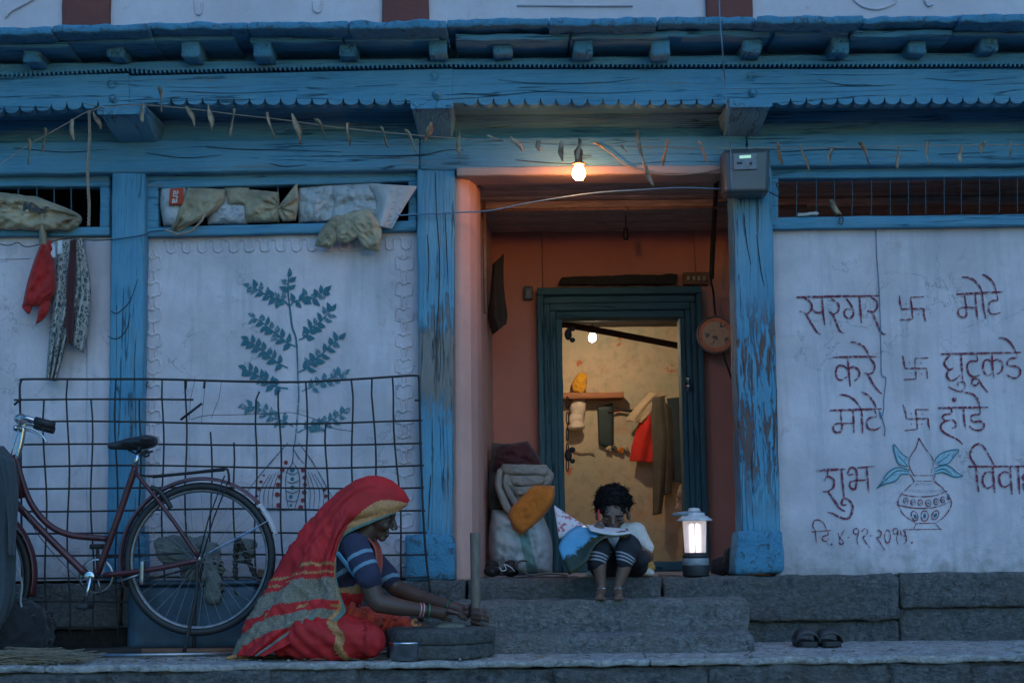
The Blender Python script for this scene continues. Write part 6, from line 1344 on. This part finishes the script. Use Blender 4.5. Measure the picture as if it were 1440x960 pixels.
pk = [v for v in hr.data.vertices if v.normal.z > -.35]
for i in range(420):
    v = rr.choice(pk); a = Vector(v.co); n_ = Vector(v.normal); tg = Vector((rr.uniform(-1, 1), rr.uniform(-1, .3), -.7)); L = rr.uniform(.012, .028)
    st_.tube([a - n_ * .004, a + (n_ * .45 + tg * .25) * L, a + (n_ * .45 + tg * .75) * L], [.0024, .0018, .0008], 4)
bpy.data.objects.remove(hr); hr = st_.build('hair', M_HAIR, bb, smooth=True)
for s in (-1, 1):
    MB().ball(K(862 + s * 9, 729.5, -.153), (.011, .006, .0045), 12, 8).build('eyelid', M_SKIN2, bb, smooth=True); MB().tube([K(862 + s * 4, 725.5, -.165), K(862 + s * 9, 724.5, -.164), K(862 + s * 14, 725.5, -.154)], .003, 6).build('eyebrow', M_HAIR, bb, smooth=True)
    MB().tube([K(862 + s * 6, 731, -.157), K(862 + s * 9, 731.8, -.159), K(862 + s * 12.5, 731, -.155)], .0016, 5).build('eyelashes', M_HAIR, bb, smooth=True)
for x in (846, 868):
    c = K(x, 827, -.268); m = MB(); m.tube([c + Vector((.026 * math.cos(a), .026 * math.sin(a) - .003, .004 * math.sin(a * 9))) for a in [2 * math.pi * i / 28 for i in range(28)]], .0032, 6, True); m.build('anklet', M_CHROME, bb, smooth=True)
m = MB(); m.caps(K(868, 790, .08), K(867, 758, .01), .096, .090); m.caps(K(842, 750, .0), K(895, 750, .0), .054, .054); m.chain([(K(897, 752, .0), .050), (K(906, 770, .0), .047)]); m.chain([(K(835, 752, .0), .050), (K(825, 770, -.02), .045)]); m.caps(K(855, 742, -.01), K(872, 742, -.01), .036, .036)
m.caps(K(895, 800, .06), K(917, 806, .05), .03, .016); m.caps(K(840, 804, .05), K(826, 807, .04), .022, .012)
fuse('shirt', m, .007, cloth('white_shirt', (.62, .58, .54), .12), boy, 4, lambda co, n: n * (mnoise.noise(co * 18) * .008 + mnoise.noise(co * 40) * .003))
t = NT('striped_trousers'); xm = K(858, 783, -.26).x; xl = K(843, 783, -.26).x; xr = K(875, 783, -.26).x; sd_ = t.math('GREATER_THAN', t.sep(0), xm); xc_ = t.math('ADD', xl, t.math('MULTIPLY', sd_, xr - xl)); dx_ = t.math('SUBTRACT', t.sep(0), xc_); z = t.math('ADD', t.sep(2), t.math('ADD', t.math('MULTIPLY', dx_, .30), t.math('MULTIPLY', t.math('MULTIPLY', dx_, dx_), 5.0))); zc_ = K(850, 786, -.25).z
def zb(a, b): return t.math('MULTIPLY', t.math('GREATER_THAN', z, zc_ + a), t.math('LESS_THAN', z, zc_ + b))
wv = t.noise(t.vec(), 200, 3); yk = t.math('LESS_THAN', t.sep(1), -.18)
M_TR = t.done(t.mix(t.math('MULTIPLY', yk, t.math('MAXIMUM', zb(-.006, .002), t.math('MAXIMUM', zb(.010, .018), zb(.026, .034)))), t.mix(wv, (.010, .011, .017), (.020, .021, .03)), (.30, .30, .34)), .85, wv, .3, .003)
m = MB()
for kx, ax_, sx in ((842, 846, -1), (884, 868, 1)):
    m.chain([(K(868 + sx * 20, 793, .07), .078), (K(kx, 768, -.225), .058), (K(kx + (0 if sx < 0 else -2), 772, -.248), .055), (K((kx + ax_) / 2 + sx * 4 - 1, 788, -.262), .044)])
m.ball(K(868, 795, .06), (.12, .10, .075)); m.caps(K(896, 797, .05), K(898, 785, -.12), .05, .05)
fuse('trousers', m, .006, M_TR, boy, 3, lambda co, n: n * mnoise.noise(co * 24) * .006)
lump('cloth', [(K(905, 798, .10), (.05, .05, .035), .3)], cloth('yellow_print_cloth', (.45, .27, .06)), .01, 14, .007, 'yellow cloth the boy sits on', 'cloth', fold=.02)
# pencil and book
o = MB().tube([K(842, 716, -.19), K(841.5, 744, -.205)], .0042, 8).build('pencil', simple('red_lacquer', (.55, .02, .03), .35), smooth=True); tag(o, 'red pencil held upright in front of the boy\'s face', 'pencil')
bookt = thing('book', 'open picture book with a blue cover held across the boy\'s knees', 'book', K(835, 755, -.28))
t = NT('book_cover'); n1 = t.noise(t.vec(), 26, 5, .65); zz = t.sep(2); z1 = K(820, 768, -.3).z; xx = t.sep(0); x1 = K(815, 768, -.3).x
g = t.math('ADD', t.math('MULTIPLY', t.math('SUBTRACT', zz, z1), 1.0), t.math('ADD', t.math('MULTIPLY', t.math('SUBTRACT', xx, x1), -.75), t.math('MULTIPLY', t.math('SUBTRACT', n1, .5), .10)))
M_COVER = t.done(t.mix(t.ramp(t.math('ADD', t.math('MULTIPLY', g, 6), .5), [(.42, 0), (.5, 1)]), t.mix(n1, (.010, .020, .016), (.05, .06, .025)), t.mix(n1, (.06, .30, .50), (.16, .42, .60))), .35)
M_PAGE = simple('paper_pages', (.62, .60, .60), .8, 0, .08)
def patch(Aq, Bq, n=16, k=8, bulge=0.0):
    A_, B_ = spline(Aq, 6), spline(Bq, 6); rows = []
    for i in range(n + 1):
        f_ = i / n * (len(A_) - 1); a = A_[min(int(f_), len(A_) - 2)].lerp(A_[min(int(f_), len(A_) - 2) + 1], f_ - min(int(f_), len(A_) - 2)); f_ = i / n * (len(B_) - 1); b = B_[min(int(f_), len(B_) - 2)].lerp(B_[min(int(f_), len(B_) - 2) + 1], f_ - min(int(f_), len(B_) - 2))
        rows.append([a.lerp(b, j / k) + Vector((0, -bulge * math.sin(math.pi * j / k), 0)) for j in range(k + 1)])
    return MB().grid(rows)
patch([K(886, 748, -.20), K(865, 746, -.17), K(840, 743, -.16), K(820, 738, -.18), K(803, 744, -.20), K(791, 757, -.22), K(785, 770, -.24)], [K(888, 750, -.315), K(868, 754, -.325), K(848, 757, -.335), K(834, 770, -.335), K(826, 788, -.335), K(815, 799, -.33), K(800, 808, -.32)], bulge=.012).build('cover', M_COVER, bookt, smooth=True, solid=.004)
patch([K(885, 745, -.20), K(865, 743, -.17), K(842, 741, -.16), K(824, 738, -.18)], [K(888, 749.5, -.31), K(868, 751.5, -.31), K(848, 749.5, -.30), K(830, 745, -.29)], bulge=.006).build('pages', M_PAGE, bookt, smooth=True, solid=.010)
t = NT('printed_page'); n1 = t.noise(t.vec(), 55, 3, .5, .6); n2 = t.noise(t.vec(), 22, 3)
M_PPAGE = t.done(t.mix(t.math('MULTIPLY', t.ramp(n1, [(.53, 0), (.57, 1)]), t.ramp(n2, [(.42, 0), (.5, 1)])), (.62, .54, .56), (.45, .10, .12)), .8)
patch([K(822, 738, -.17), K(808, 729, -.16), K(794, 720, -.15), K(779, 710, -.14)], [K(816, 748, -.185), K(806, 752, -.19), K(796, 755, -.19), K(786, 757, -.19)], bulge=.01).build('page', M_PPAGE, bookt, smooth=True, solid=.0012)
m = MB(); m.tube([K(788, 735, -.168), K(790, 729, -.162), K(797, 727, -.16), K(806, 731, -.165)], .0022, 5); m.build('printed_heading', simple('pink_print', (.5, .09, .13), .8), bookt)
